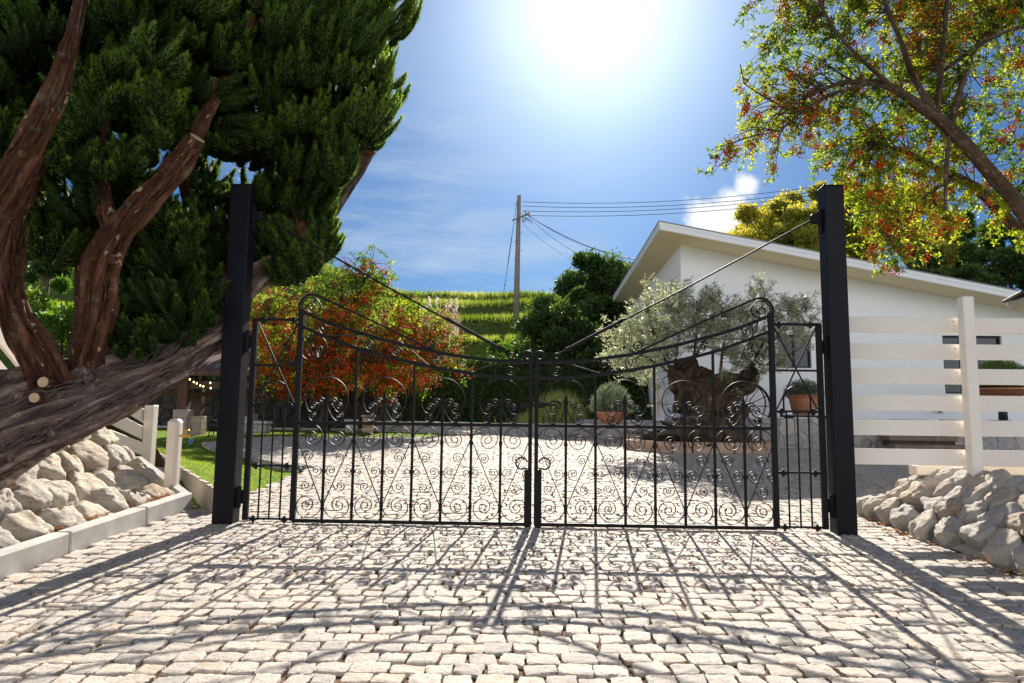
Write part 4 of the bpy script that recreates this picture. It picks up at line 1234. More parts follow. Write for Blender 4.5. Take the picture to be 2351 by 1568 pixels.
# side wall and back, with a door opening
dz0, dz1 = ZB, ZB + 2.25
d0, d1 = 5.6, 6.6
def side_panel(mb, s0, s1, z0, z1):
    pts = [hw(0, s0, z0), hw(0.22, s0, z0), hw(0.22, s1, z0), hw(0, s1, z0), hw(0, s0, z1), hw(0.22, s0, z1), hw(0.22, s1, z1), hw(0, s1, z1)]
    mb.add(pts, [(0, 3, 2, 1), (4, 5, 6, 7), (0, 1, 5, 4), (1, 2, 6, 5), (2, 3, 7, 6), (3, 0, 4, 7)])
zt = wt_(0) + 0.0
side_panel(mb, 0.22, d0, ZB, zt); side_panel(mb, d1, HD, ZB, zt); side_panel(mb, d0, d1, dz1, zt)
wall_panel(mb, 0.22, HL, ZB, None, HD - 0.22, HD)
mb.build('wall', M['wall'], T)
# plinth line
mb = MB(); mb.box(hw(HL / 2, -0.012, ZB + 0.06), (HL, 0.03, 0.16), hax); mb.build('plinth', M['trim'], T)
# roof: sheet, fascia, soffit
def slab(mb, u0, u1, s0, s1, top, thick):
    z = lambda u: roofz(u) + top
    pts = [hw(u0, s0, z(u0) - thick), hw(u1, s0, z(u1) - thick), hw(u1, s1, z(u1) - thick), hw(u0, s1, z(u0) - thick), hw(u0, s0, z(u0)), hw(u1, s0, z(u1)), hw(u1, s1, z(u1)), hw(u0, s1, z(u0))]
    mb.add(pts, [(0, 3, 2, 1), (4, 5, 6, 7), (0, 1, 5, 4), (1, 2, 6, 5), (2, 3, 7, 6), (3, 0, 4, 7)])
uL, uR = uA, HL + 0.6
mb = MB(); slab(mb, uL - 0.02, uR, -OV - 0.02, HD + 1.4, 0.025, 0.03); rf = mb.build('roof', M['roof'], T)
mb = MB()
slab(mb, uL, uR, -OV, -OV + 0.03, -0.008, 0.185); slab(mb, uL, uL + 0.03, -OV + 0.03, HD + 1.35, -0.008, 0.185)
slab(mb, uL - 0.012, uR, -OV - 0.012, -OV, -0.006, 0.075); slab(mb, uL - 0.012, uL, -OV, HD + 1.35, -0.006, 0.075)
mb.build('fascia', M['trim'], rf)
mb = MB(); slab(mb, uL + 0.03, uR, -OV + 0.03, HD + 1.3, -0.19, 0.015); mb.build('soffit', M['soffit'], rf)
def window(a, b, mull, sill=True):
    w_ = b[0] - a[0]; h_ = a[1] - b[1]; cu = (a[0] + b[0]) / 2; cz = (a[1] + b[1]) / 2
    mb = MB(); t_ = 0.045
    for (u, z, su, sz) in ((cu, a[1] - t_ / 2, w_, t_), (cu, b[1] + t_ / 2, w_, t_), (a[0] + t_ / 2, cz, t_, h_ - 2 * t_), (b[0] - t_ / 2, cz, t_, h_ - 2 * t_)):
        mb.box(hw(u, 0.10, z), (su - 0.004, 0.07, sz), hax)
    for q_ in mull: mb.box(hw(a[0] + w_ * q_, 0.10, cz), (0.05, 0.06, h_ - 2 * t_ - 0.002), hax)
    wi = mb.build('window', M['dark'], T)
    mb = MB(); mb.box(hw(cu, 0.115, cz), (w_ - 0.06, 0.01, h_ - 0.06), hax); mb.build('pane', M['glass'], wi)
    mb = MB(); mb.box(hw(cu, -0.03, b[1] - 0.30 * 0 - 0.03), (w_ + 0.1, 0.12, 0.04), hax, 0.006); mb.build('sill', M['trim'], wi)
window(w1a, w1b, (0.5,)); window(w2a, w2b, (0.34,))
# side door with bars
mb = MB(); mb.box(hw(0.12, (d0 + d1) / 2, (dz0 + dz1) / 2), (0.05, d1 - d0, dz1 - dz0), hax); dr = mb.build('door', M['dark'], T)
mb = MB()
for k in range(6): mb.bar(hw(0.02, d0 + 0.12 + k * 0.15, dz0 + 0.05), hw(0.02, d0 + 0.12 + k * 0.15, dz1 - 0.05), 0.018, 0.018, up=(0, 1, 0))
for z in (dz0 + 0.1, dz0 + 1.1, dz1 - 0.1): mb.box(hw(0.02, (d0 + d1) / 2, z), (0.014, d1 - d0 - 0.06, 0.03), hax)
mb.build('door_grille', M['iron'], dr)
pc = P(1421, 724, 30); 
mb = MB(); cpos = hw(-0.32, 12.2, roofz(-0.3) - 0.27); mb.lathe(cpos, [(0, -0.06), (0.05, -0.05), (0.07, 0), (0.07, 0.05), (0, 0.05)], 14); mb.build('dome_camera', M['dark'], T, smooth=True)
# wall lamp
d = hpx(2154, 945)
mb = MB(); mb.lathe(hw(d[0], -0.09, d[1] - 0.05), [(0, 0), (0.045, 0.01), (0.055, 0.06), (0.05, 0.1), (0, 0.11)], 14); mb.build('vent_cowl', M['concrete'], T, smooth=True)
# small white cabinet and brass rod by the side wall
pc = P(1512, 958, 16.3)
T2 = thing('utility_cabinet', (pc[0], pc[1], TZ - 0.1), 'slim white cabinet with a brass pull standing behind the olive tree', 'cabinet')
mb = MB(); mb.box((pc[0], pc[1], TZ + 0.42), (0.24, 0.2, 1.05), hax, 0.01); mb.build('body', M['whitebox'], T2)
mb = MB(); mb.tube([(pc[0] - 0.05, pc[1] - 0.13, TZ + 0.0), (pc[0] - 0.05, pc[1] - 0.13, TZ + 0.85)], 0.012, 8); mb.build('pull', M['brass'], T2)
# porch roof corner at the right
T2 = thing('porch_roof', P(2450, 680, 11.0), 'corner of a dark tiled porch roof with cream fascia at the right edge', 'roof')
mb = MB(); a = P(2322, 682, 9.8); b = P(2530, 632, 9.4)
mb.bar(a, b, 0.9, 0.04, bev=0.006); mb.build('tiles', M['tile'], T2)
mb = MB(); a = P(2338, 696, 9.8); b = P(2530, 650, 9.5); mb.bar(a, b, 0.8, 0.11, bev=0.006); mb.build('fascia', M['paleplaster'], T2)
pq = P(2520, 900, 9.6)
mb = MB(); mb.bar((pq[0], pq[1], 0.6), (pq[0], pq[1], b[2]), 0.14, 0.14, up=(0, 1, 0), bev=0.01); mb.build('porch_post', M['paleplaster'], T2)

# ------------------------------------------------------------------ wheel, pots
def wheel():
    c = hw(0, 0, 0); d = ray(1712, 932); yy = 16.75; cc = P(1712, 932, yy); r = 0.60
    T = thing('cart_wheel', (cc[0], cc[1], cc[2] - r), 'old black iron cart wheel leaning on the white wall behind the olive', 'wheel')
    ax_u = hU; ax_v = unit(np.array((0, 0.12, 1.0))); nn = np.cross(ax_u, ax_v)
    an = np.linspace(0, 2 * math.pi, 49)
    nu = np.array([ax_u * math.cos(t) + ax_v * math.sin(t) for t in an])
    mb = MB(); mb.sweep(cc + nu * r, np.array([-1, 1, 1, -1]) * 0.018, np.array([-1, -1, 1, 1]) * 0.035, nu, np.repeat(nn[None], 49, 0), False); mb.build('rim', M['iron'], T)
    for k in range(14):
        t = k / 14 * 2 * math.pi; dr_ = ax_u * math.cos(t) + ax_v * math.sin(t)
        mb = MB(); mb.tube([cc + dr_ * 0.08, cc + dr_ * (r - 0.015)], 0.011, 6); mb.build('spoke', M['iron'], T)
    mb = MB(); mb.tube([cc - nn * 0.09, cc - nn * 0.06, cc + nn * 0.06, cc + nn * 0.09], [0.06, 0.10, 0.10, 0.06], 16); mb.build('hub', M['iron'], T)
wheel()
def bush(mb, c, rad, n, L, W, lo=0.0, up=0.6, jit=0.35):
    v = unit(rng.normal(size=(n, 3))); v[:, 2] = np.abs(v[:, 2]) * (1 if lo >= 0 else 1)
    r = rng.random(n) ** 0.45
    p = np.asarray(c) + v * r[:, None] * np.asarray(rad)
    d = v + np.array((0, 0, up)) + rng.normal(size=(n, 3)) * jit
    leaves(mb, p, d, L * rng.uniform(0.6, 1.3, n), W, np.clip(0.25 + 0.5 * r * v[:, 2] + rng.random(n) * 0.4, 0, 1))
def pot(name, c, r, h, label, leafm, plant, bowl=False, pn=2500, L=0.11, W=0.016):
    T = thing(name, c, label, 'potted plant')
    mb = MB()
    if bowl: pr = [(0, 0), (r * 0.55, 0), (r * 0.85, h * 0.45), (r * 0.98, h * 0.75), (r * 1.04, h * 0.78), (r * 1.04, h), (r * 0.93, h), (r * 0.9, h * 0.8), (0, h * 0.78)]
    else: pr = [(0, 0), (r * 0.68, 0), (r * 0.90, h * 0.78), (r * 0.9, h * 0.8), (r * 1.0, h * 0.82), (r * 1.0, h), (r * 0.88, h), (r * 0.85, h * 0.86), (0, h * 0.84)]
    mb.lathe(c, pr, 32); mb.build('pot', M['terracotta'], T, smooth=True)
    mb = MB(); bush(mb, (c[0], c[1], c[2] + h * 0.85), plant, pn, L, W, up=0.9); mb.build('foliage', M[leafm], T, attr=True)
c = P(1846, 952, 15.9)
pot('potted_plant', c, 0.36, 0.47, 'grey-green plant in a tall terracotta pot on the dark bench under the small window', 'lav', (0.42, 0.4, 0.36))
bz = c[2]
T2 = thing('bench', (c[0], c[1], TZ - 0.1), 'low dark wooden bench under the tall terracotta pot', 'bench')
mb = MB()
for k in range(4): mb.box((c[0] + 0.03, c[1] - 0.2 + k * 0.13, bz - 0.035), (1.0, 0.115, 0.05), hax, 0.01)
mb.build('seat', M['dark'], T2)
for s2 in (-1, 1):
    mb = MB(); mb.box((c[0] + 0.03 + s2 * 0.38, c[1], (bz - 0.06 + TZ - 0.1) / 2), (0.10, 0.40, bz - 0.06 - TZ + 0.1), hax, 0.01); mb.build('leg', M['dark'], T2)
c = P(1404, 985, 17.0)
pot('potted_plant', (c[0], c[1], 1.05), 0.40, 0.28, 'bushy grey plant in a wide terracotta bowl left of the house corner', 'lav', (0.52, 0.5, 0.72), True, 4000)
c = P(2300, 910, 15.0)
pot('potted_plant', (c[0], c[1], c[2] + 0.0), 0.62, 0.17, 'dark green plant in a brown bowl raised before the wide window', 'dleaf', (0.62, 0.6, 0.62), True, 5200, 0.13, 0.018)
T2 = thing('pot_stand', (c[0], c[1], TZ - 0.1), 'slim dark stand carrying the brown bowl before the wide window', 'plant stand')
mb = MB(); mb.lathe((c[0], c[1], TZ - 0.1), [(0, 0), (0.32, 0), (0.32, 0.05), (0.09, 0.1), (0.08, c[2] - TZ + 0.02), (0.25, c[2] - TZ + 0.08), (0, c[2] - TZ + 0.1)], 20); mb.build('pedestal', M['dark'], T2, smooth=True)

# ------------------------------------------------------------------ trees
def limb(mb, pts, rads, sides=14, rough=0.0, seed=0, n=10, ridge=6, cap=True, twist=0.0):
    p = spline(pts, n); r = np.interp(np.linspace(0, 1, len(p)), np.linspace(0, 1, len(rads)), rads)
    if rough:
        w_ = np.array([[mnoise.noise(Vector((q[0] * 2.0 + seed, q[1] * 2, q[2] * 2 + k * 7))) for k in range(3)] for q in p]); p = p + w_ * r[:, None] * 0.35
    mb.tube(p, r, sides, rough, seed, ridge, cap, twist)
    return p
def pl(l):      # list of (px, py, y, half-thickness px) -> points, radii
    return [P(a, b, c) for a, b, c, _ in l], [d * c / FPX for _, _, c, d in l]

# ---- the juniper
JB = P(-260, 1230, 5.2)
J = thing('juniper_tree', (JB[0], JB[1], 1.0), 'huge leaning juniper with red-brown shaggy trunks and dense dark green flame-like foliage', 'tree')
def juniper():
    def part(name, lst, mat, seed, sides=72, rough=0.34, n=26, ridge=14, tw=0.5):
        p, r = pl(lst); mb = MB(); q = limb(mb, p, r, sides, rough, seed, n, ridge, True, tw)
        rs = np.random.default_rng(seed + 500); rq = np.interp(np.linspace(0, 1, len(q)), np.linspace(0, 1, len(r)), r)
        tq = unit(np.gradient(q, axis=0)); Lq = np.linalg.norm(np.diff(q, axis=0), axis=1).mean()
        for k in range(int(150 * len(q) * Lq * rq.mean() / 0.15)):
            m_ = int(np.clip(rs.uniform(0.10, 0.45) / Lq, 4, len(q) - 2)); i0 = rs.integers(0, len(q) - m_)
            o_ = rs.normal(size=3); o_[1] -= 0.9
            idx = np.arange(i0, i0 + m_); oo = unit(o_[None] - tq[idx] * (tq[idx] @ o_)[:, None]); sdv = np.cross(tq[idx], oo)
            oo = unit(oo + sdv * (np.linspace(-1, 1, m_) * rs.uniform(-.25, .25))[:, None])
            lift = 0.99 + 0.05 * np.abs(np.linspace(-1, 1, m_)) ** 3 * rs.uniform(0.2, 1.6) + 0.02 * rs.random()
            c_ = q[idx] + oo * (rq[idx] * lift)[:, None]; wd = rs.uniform(0.004, 0.013) * np.sin(np.linspace(0.25, math.pi - 0.25, m_))
            mb.tube(c_, np.maximum(wd, 0.0015), 4, cap=False)
        for k in range(int(9 * len(q) * Lq)):
            i0 = rs.integers(2, len(q) - 2); o_ = rs.normal(size=3); o_[1] -= 0.6; o_ = unit(o_ - tq[i0] * (o_ @ tq[i0]))
            v_, f_ = ICO[2]; kr = rq[i0] * rs.uniform(0.14, 0.34)
            vv_ = q[i0] + o_ * rq[i0] * 0.90 + v_ * kr * np.array((1, 1, 1.3)) * (1 + 0.25 * rs.normal(size=(len(v_), 1)) * 0.5)
            mb.add(vv_, f_)
        return mb.build(name, M[mat], J, smooth=True, uvw=True), q
    # great leaning trunk and its second, lower strand
    part('trunk', [(-420, 1260, 4.9, 130), (-150, 1090, 4.9, 98), (40, 985, 4.95, 78), (190, 915, 5.2, 56), (330, 860, 5.6, 46), (440, 800, 6.0, 42), (510, 725, 6.3, 37), (570, 645, 6.5, 32), (650, 590, 6.85, 25), (730, 520, 7.15, 22), (790, 430, 7.3, 19), (850, 340, 7.4, 14), (880, 240, 7.5, 8)], 'jbark2', 3)
    part('trunk', [(-420, 1290, 4.8, 100), (-120, 1115, 4.65, 70), (20, 1040, 4.7, 44), (150, 975, 4.9, 36), (290, 905, 5.3, 33), (400, 850, 5.8, 27), (480, 785, 6.3, 21), (540, 690, 6.6, 15)], 'jbark2', 5)
    part('trunk', [(-300, 1180, 5.2, 110), (-60, 990, 5.2, 84), (90, 915, 5.3, 66), (200, 875, 5.5, 50), (330, 825, 5.8, 36), (420, 780, 6.1, 24), (520, 680, 6.4, 12)], 'jbark2', 8)
    # near bough top left
    part('bough', [(-260, 880, 4.5, 52), (-130, 700, 4.45, 44), (-20, 500, 4.4, 34), (52, 350, 4.4, 30), (120, 220, 4.4, 25), (165, 100, 4.5, 16), (182, 10, 4.6, 11), (195, -120, 4.8, 8)], 'jbark', 11)
    part('bough', [(115, 900, 5.1, 44), (88, 830, 5.0, 34), (32, 720, 4.95, 29), (12, 620, 5.0, 25), (28, 520, 5.1, 22), (70, 430, 5.2, 17), (105, 330, 5.3, 12)], 'jbark', 14)
    part('bough', [(198, 900, 5.4, 40), (208, 820, 5.3, 34), (228, 720, 5.3, 33), (243, 620, 5.3, 32), (275, 540, 5.3, 27), (340, 450, 5.3, 24), (405, 378, 5.35, 23), (448, 325, 5.4, 21)], 'jbark', 17)
    part('bough', [(430, 345, 5.45, 18), (475, 260, 5.7, 14), (520, 180, 5.9, 11), (560, 90, 6.1, 9), (600, -20, 6.3, 7)], 'jbark', 27, 20)
    part('bough', [(195, 860, 5.7, 14), (185, 720, 5.6, 13), (192, 580, 5.6, 12), (205, 470, 5.6, 11), (215, 380, 5.7, 9), (200, 300, 5.8, 6)], 'jbark', 19, 20)
    part('bough', [(262, 540, 5.35, 22), (240, 470, 5.35, 18), (232, 390, 5.4, 15), (245, 310, 5.5, 12), (260, 220, 5.7, 7)], 'jbark', 23, 24)
    part('bough', [(40, 480, 5.2, 14), (-30, 420, 5.3, 12), (-120, 330, 5.5, 9)], 'jbark', 24, 20)
    part('bough', [(540, 680, 6.45, 20), (480, 560, 6.5, 16), (430, 430, 6.5, 13), (420, 300, 6.5, 9)], 'jbark', 25, 20)
    part('bough', [(700, 545, 6.65, 14), (660, 430, 6.7, 12), (640, 300, 6.7, 9), (660, 170, 6.8, 6)], 'jbark', 26, 20)
    part('bough', [(470, 800, 6.3, 20), (500, 780, 6.4, 22), (522, 745, 6.6, 24)], 'jbark2', 28, 24)
    # sawn stubs
    for (x, y, dp, r, dx, dy, dz) in ((98, 877, 4.88, 13, 0.1, -1, 0.1), (218, 879, 5.16, 12, 0.05, -1, -0.1), (78, 913, 4.76, 12, 0.2, -1, 0.0), (493, 180, 5.75, 8, 0.1, -0.1, 1), (625, 38, 6.15, 9, 1, -0.5, 0.2), (775, 503, 7.15, 9, 1, -0.1, 0.15), (862, 347, 7.3, 8, 1, -0.2, 0.0), (454, 316, 5.36, 20, 0.6, -0.25, 0.8)):
        c = P(x, y, dp); d = unit(np.array((dx, dy, dz), float)); rr = r * dp / FPX
        mb = MB(); mb.tube([c - d * rr * (5 if x > 300 else 1.6), c - d * 0.004], [rr * 1.25, rr], 14, 0.08, int(x), 5); sb = mb.build('sawn_stub', M['jbark'], J, smooth=True, uvw=True)
        mb = MB(); mb.tube([c - d * 0.004, c], [rr * 0.93, rr * 0.9], 14); mb.build('cut_face', M['cutwood'], sb)
    # foliage: flame-shaped clumps made of many needle sprays round a dark core
    crown = [(-200, -220), (950, -220), (905, -20), (915, 60), (895, 170), (875, 270), (840, 340), (815, 300), (790, 360), (745, 420), (725, 460), (742, 530), (715, 590), (665, 620), (600, 620), (540, 610), (515, 680), (470, 730), (390, 770), (300, 785), (272, 740), (268, 640), (310, 560), (180, 520), (120, 560), (70, 480), (-200, 390)]
    holes = [[(340, 365), (450, 375), (440, 412), (345, 405)], [(100, 400), (180, 370), (200, 440), (110, 500)], [(520, 345), (590, 350), (590, 400), (540, 420)], [(30, 190), (80, 200), (70, 260), (20, 250)], [(500, 600), (522, 590), (520, 640), (505, 660)], [(60, 560), (190, 560), (190, 700), (80, 700)]]
    trunkline = [np.array(q) for q in ((20, 480), (80, 330), (140, 190), (180, 60), (245, 620), (275, 540), (340, 450), (410, 370), (445, 320), (230, 700))]
    pts = []
    r_ = np.random.default_rng(12)
    tries = 0
    while len(pts) < 480 and tries < 60000:
        tries += 1
        x, y = r_.uniform(-200, 975), r_.uniform(-220, 820)
        if not inpoly(x, y, crown)[0]: continue
        hole = any(inpoly(x, y, h)[0] for h in holes)
        if hole and r_.random() < 0.93: continue
        if any(abs(x - hx_) < 58 and abs(y - hy_) < 46 for hx_, hy_ in ((395, 388), (552, 385), (135, 440), (52, 228), (512, 615), (262, 300))) and r_.random() < 0.93: continue
        lay = r_.integers(0, 3)
        md = (72, 58, 46)[lay]
        if any((x - q[0]) ** 2 + (y - q[1]) ** 2 < md ** 2 and q[2] == lay for q in pts): continue
        near_t = min(np.hypot(x - t[0], y - t[1]) for t in trunkline)
        if near_t < 85 and lay == 0: continue
        pts.append((x, y, lay))
    MBF = [MB() for _ in range(6)]; core = MB()
    for (x, y, lay) in pts:
        # distance of the layer: front, middle, back; the right side of the crown stands farther off
        dp = (5.05, 5.5, 5.95)[lay] + 1.1 * smooth(300, 600, x) * (1.0, 0.95, 0.8)[lay] + r_.normal() * 0.08
        if lay == 0 and x < 480 and y > 380: dp += 0.55
        if y > 480: dp = min(dp, 6.8)
        if 480 < x < 780 and y > 380: dp = max(dp, 6.5 + 0.12 * smooth(500, 600, x) + 0.10 * lay)
        if min(np.hypot(x - t[0], y - t[1]) for t in trunkline) < 85: dp = max(dp, 5.75)
        c = P(x, y, dp)
        k = dp / FPX
        edge_ = x > 700 and y < 420
        rad = r_.uniform(42, 70) * k * (0.75 if edge_ else 1.0); Ln = rad * r_.uniform(2.2, 3.8) * (1.25 if edge_ else 1)
        wl = 1 - smooth(450, 850, x)
        axis = unit(np.array((0.16 + (0.18 + 0.30 * wl) * r_.normal() + 0.0003 * (x - 400), -0.30 - 0.25 * wl + (0.2 + 0.2 * wl) * r_.normal(), 1.0)))
        Ln *= 1 - 0.30 * wl
        tone = r_.uniform(-0.24, 0.18) + 0.22 * smooth(520, 900, x)  # right side coloured lighter, standing in for its sunlit edge
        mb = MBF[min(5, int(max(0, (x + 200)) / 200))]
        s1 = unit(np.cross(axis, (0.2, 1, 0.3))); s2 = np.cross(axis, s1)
        tone -= (0.0, 0.05, 0.12)[lay]  # back layers coloured darker, painted shade for the depth of the crown
        npl = r_.integers(11, 16)
        for l in range(npl):
            ph = r_.random() * 6.28; q = math.sqrt((l + 0.3) / npl)
            outw = s1 * math.cos(ph) + s2 * math.sin(ph)
            b0 = c + outw * rad * 0.62 * q - axis * Ln * 0.30
            pL = Ln * (1.05 - 0.50 * q) * r_.uniform(0.7, 1.1); pr = rad * r_.uniform(0.24, 0.36)
            b1 = b0 + (axis * 0.65 + outw * (0.6 + 0.55 * wl) * q) * pL * 0.5
            b2 = b1 + (axis * 1.05 + outw * 0.05 + r_.normal(size=3) * 0.12) * pL * 0.5
            tt = np.linspace(0, 1, 7)[:, None]
            cv = b0 * (1 - tt) ** 2 + 2 * b1 * tt * (1 - tt) + b2 * tt ** 2
            prof = np.array([0.45, 0.85, 1.0, 0.92, 0.72, 0.42, 0.06])
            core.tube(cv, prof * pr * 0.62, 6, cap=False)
            n = int(np.clip(5200 * pL * pr * 2, 60, 520))
            t = r_.random(n) ** 0.8; ii = t * 6; i0 = np.minimum(ii.astype(int), 5); fr = (ii - i0)[:, None]
            cp = cv[i0] * (1 - fr) + cv[i0 + 1] * fr; ax_ = unit(cv[i0 + 1] - cv[i0])
            rv = r_.normal(size=(n, 3)); rv = unit(rv - ax_ * np.sum(rv * ax_, 1, keepdims=True))
            rr = pr * np.interp(t, np.linspace(0, 1, 7), prof) * r_.uniform(0.6, 1.05, n)
            d = unit(ax_ * 1.0 + rv * r_.uniform(0.35, 0.9, (n, 1)) + r_.normal(size=(n, 3)) * 0.15)
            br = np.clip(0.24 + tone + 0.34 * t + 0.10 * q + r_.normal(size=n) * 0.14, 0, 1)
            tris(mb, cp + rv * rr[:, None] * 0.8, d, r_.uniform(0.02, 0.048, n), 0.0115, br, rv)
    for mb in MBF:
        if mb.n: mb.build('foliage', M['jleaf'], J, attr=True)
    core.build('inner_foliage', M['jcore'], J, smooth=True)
juniper()

# ---- twig-and-leaf trees
def twig_tree(T, limbs, targets, leafL, leafW, per, leafmat_, barkmat, twr=0.006, sag=0.12, berries=None, seed=1, lean=(0, 0, 0), rbias=0.0, tone=None, spread=0.35, hug=0.5):
    r_ = np.random.default_rng(seed)
    LP = np.vstack(limbs)
    lm, tw, bm = MB(), MB(), MB()
    for ti, t in enumerate(targets):
        dist = np.linalg.norm(LP - t, axis=1)
        a = LP[np.argmin(dist + r_.random(len(dist)) * 0.15)]
        L = np.linalg.norm(t - a)
        mid = (a + t) / 2 + r_.normal(size=3) * L * 0.12 + np.array((0, 0, sag * L))
        c = spline([a, mid, t], 7)
        tw.tube(c, np.linspace(twr, twr * 0.35, len(c)), 5)
        tn = r_.uniform(-0.15, 0.15) + (tone(t) if tone else 0) + rbias
        k = r_.integers(2, 5)
        for b in range(k):          # side shoots
            q = c[r_.integers(int(len(c) * (1 - hug)), len(c))]
            dv = unit((t - a) / (L + 1e-6) * 0.6 + r_.normal(size=3) * 0.8 + np.array(lean)); sl = r_.uniform(0.5, 1.0) * spread
            e = q + dv * sl + np.array((0, 0, -sag * sl))
            cc = spline([q, (q + e) / 2 + r_.normal(size=3) * sl * 0.08, e], 5)
            tw.tube(cc, np.linspace(twr * 0.5, twr * 0.2, len(cc)), 4)
            n = int(per * sl / spread)
            u = r_.random(n); idx = np.clip((u * (len(cc) - 1)).astype(int), 0, len(cc) - 2); fr = (u * (len(cc) - 1) - idx)[:, None]
            p = cc[idx] * (1 - fr) + cc[idx + 1] * fr + r_.normal(size=(n, 3)) * leafL * 0.25
            d = unit(e - q) * 0.5 + r_.normal(size=(n, 3)) * 0.75 + np.array((0, 0, 0.1))
            leaves(lm, p, d, leafL * r_.uniform(0.6, 1.25, n), leafW * r_.uniform(0.7, 1.2, n), np.clip(r_.beta(2, 2.4, n) + tn, 0, 1), r_.normal(size=(n, 3)))
            if berries and r_.random() < berries['p'](t):
                n = r_.integers(*berries['n']); nb = berries['r']
                uu = r_.random(); i0 = int(uu * (len(cc) - 1)); bc = cc[i0] + r_.normal(size=3) * 0.02
                pc_ = bc + r_.normal(size=(n, 3)) * np.array((1, 1, 1.2)) * berries['s']
                v_, f_ = ICO[1]
                V = (pc_[:, None, :] + v_[None] * (nb * r_.uniform(0.8, 1.15, n))[:, None, None]).reshape(-1, 3)
                F = (f_[None] + (np.arange(n) * len(v_))[:, None, None]).reshape(-1, 3)
                bm.add(V, F, np.repeat(np.clip(r_.random() * 0.6 + r_.random(n) * 0.4, 0, 1), len(f_)))
    tw.build('twigs', M[barkmat], T, uvw=True)
    lm.build('foliage', M[leafmat_], T, attr=True)
    if bm.n: bm.build('berries', M['berry'], T, attr=True, smooth=True)

# right firethorn hanging over the gate
bx = P(2720, 900, 7.4)
PT = thing('firethorn_tree', (bx[0], bx[1], 0.6), 'firethorn tree with bright green leaves and red berries overhanging the right gate post', 'tree')
def right_tree():
    L = []
    def part(lst, seed, sides=18, name='branch'):
        p, r = pl(lst); r = [x * 0.74 for x in r]; mb = MB(); q = limb(mb, p, r, sides, 0.12, seed, 10, 7, True, 0.3); mb.build(name, M['pbark'], PT, smooth=True, uvw=True); L.append(q)
    part([(2760, 1150, 7.6, 34), (2640, 860, 7.5, 30), (2480, 650, 7.3, 27), (2350, 490, 7.1, 24), (2250, 370, 7.0, 21), (2180, 300, 6.9, 19), (2110, 240, 6.9, 15), (2030, 195, 6.9, 10), (1940, 190, 6.9, 7), (1850, 220, 6.9, 4)], 61, 24, 'trunk')
    part([(2760, 1150, 7.7, 28), (2560, 800, 7.7, 24), (2420, 610, 7.6, 20), (2300, 490, 7.5, 17), (2220, 420, 7.4, 14), (2150, 385, 7.3, 10), (2080, 350, 7.2, 7), (2010, 330, 7.1, 4)], 62, 22, 'trunk')
    part([(2160, 275, 6.9, 9), (2100, 180, 6.8, 8), (2070, 100, 6.7, 8), (2030, 0, 6.6, 6), (2010, -100, 6.6, 4)], 63)
    part([(2150, 265, 6.9, 9), (2160, 170, 6.9, 8), (2170, 60, 6.9, 7), (2180, -60, 6.9, 5)], 64)
    part([(2180, 300, 7.0, 9), (2230, 130, 7.2, 8), (2290, 60, 7.2, 6), (2400, -10, 7.2, 4)], 65)
    part([(2170, 160, 7.0, 6), (2260, 95, 7.0, 6), (2350, 60, 7.0, 5), (2450, 50, 7.0, 3)], 66)
    part([(2180, 310, 6.9, 6), (2172, 400, 6.9, 6), (2168, 480, 6.9, 3)], 67)
    part([(2060, 210, 6.9, 7), (1960, 120, 6.7, 5), (1900, 40, 6.6, 4), (1860, -60, 6.5, 3)], 68)
    part([(1990, 190, 6.9, 6), (1880, 230, 6.8, 5), (1790, 300, 6.7, 3)], 69)
    part([(1830, 260, 6.8, 3), (1760, 225, 6.7, 2.5), (1705, 190, 6.7, 1.5)], 70)
    part([(2300, 490, 7.5, 8), (2400, 350, 7.7, 6), (2450, 200, 7.8, 4)], 71)
    part([(2200, 400, 7.3, 6), (2100, 470, 7.2, 4), (2040, 560, 7.1, 2)], 72)
    outline = [(1700, 150), (1740, 120), (1770, 60), (1740, -60), (2600, -120), (2600, 620), (2351, 560), (2250, 520), (2150, 560), (2070, 640), (2050, 600), (1990, 590), (1970, 540), (1960, 470), (1890, 420), (1870, 400), (1800, 340), (1740, 385), (1700, 330), (1690, 240)]
    holes = [([(2220, 210), (2330, 170), (2340, 260), (2230, 270)], 0.75), ([(2330, 190), (2420, 180), (2420, 280), (2330, 270)], 0.5), ([(2180, 390), (2260, 330), (2351, 300), (2351, 350), (2290, 420)], 0.6)]
    r_ = np.random.default_rng(5); tg = []
    while len(tg) < 780:
        x, y = r_.uniform(1680, 2600), r_.uniform(-120, 650)
        if x > 2420 and r_.random() < 0.6: continue
        if not inpoly(x, y, outline)[0]: continue
        if any(inpoly(x, y, h)[0] and r_.random() < q for h, q in holes): continue
        if x < 1840 and r_.random() < 0.35: continue
        if 2120 < x and 300 < y < 560 and r_.random() < 0.45: continue
        tg.append(P(x, y, 7.05 + abs(r_.normal()) * 0.55))
    for (x, y) in ((1640, 395), (1660, 370), (1625, 410), (1655, 345), (2065, 640), (2060, 620), (2345, 215), (1700, 20), (1745, 75), (1780, 390), (1770, 400)):
        tg.append(P(x, y, 6.8))
    def tone(t):
        return 0.10 * math.sin(t[0] * 3.1) + 0.12 * math.sin(t[2] * 2.7 + t[0])
    def bp(t):
        v = 0.5 + 0.5 * math.sin(t[0] * 2.3 + 0.8) * math.sin(t[2] * 2.9 + 1.0)
        return 0.10 + 0.55 * v * v
    twig_tree(PT, L, tg, 0.052, 0.021, 46, 'pleaf', 'pbark', 0.006, 0.16, dict(p=bp, n=(22, 50), r=0.0082, s=0.029), 21, (0, 0, -0.25), 0.17, tone, 0.30)
right_tree()

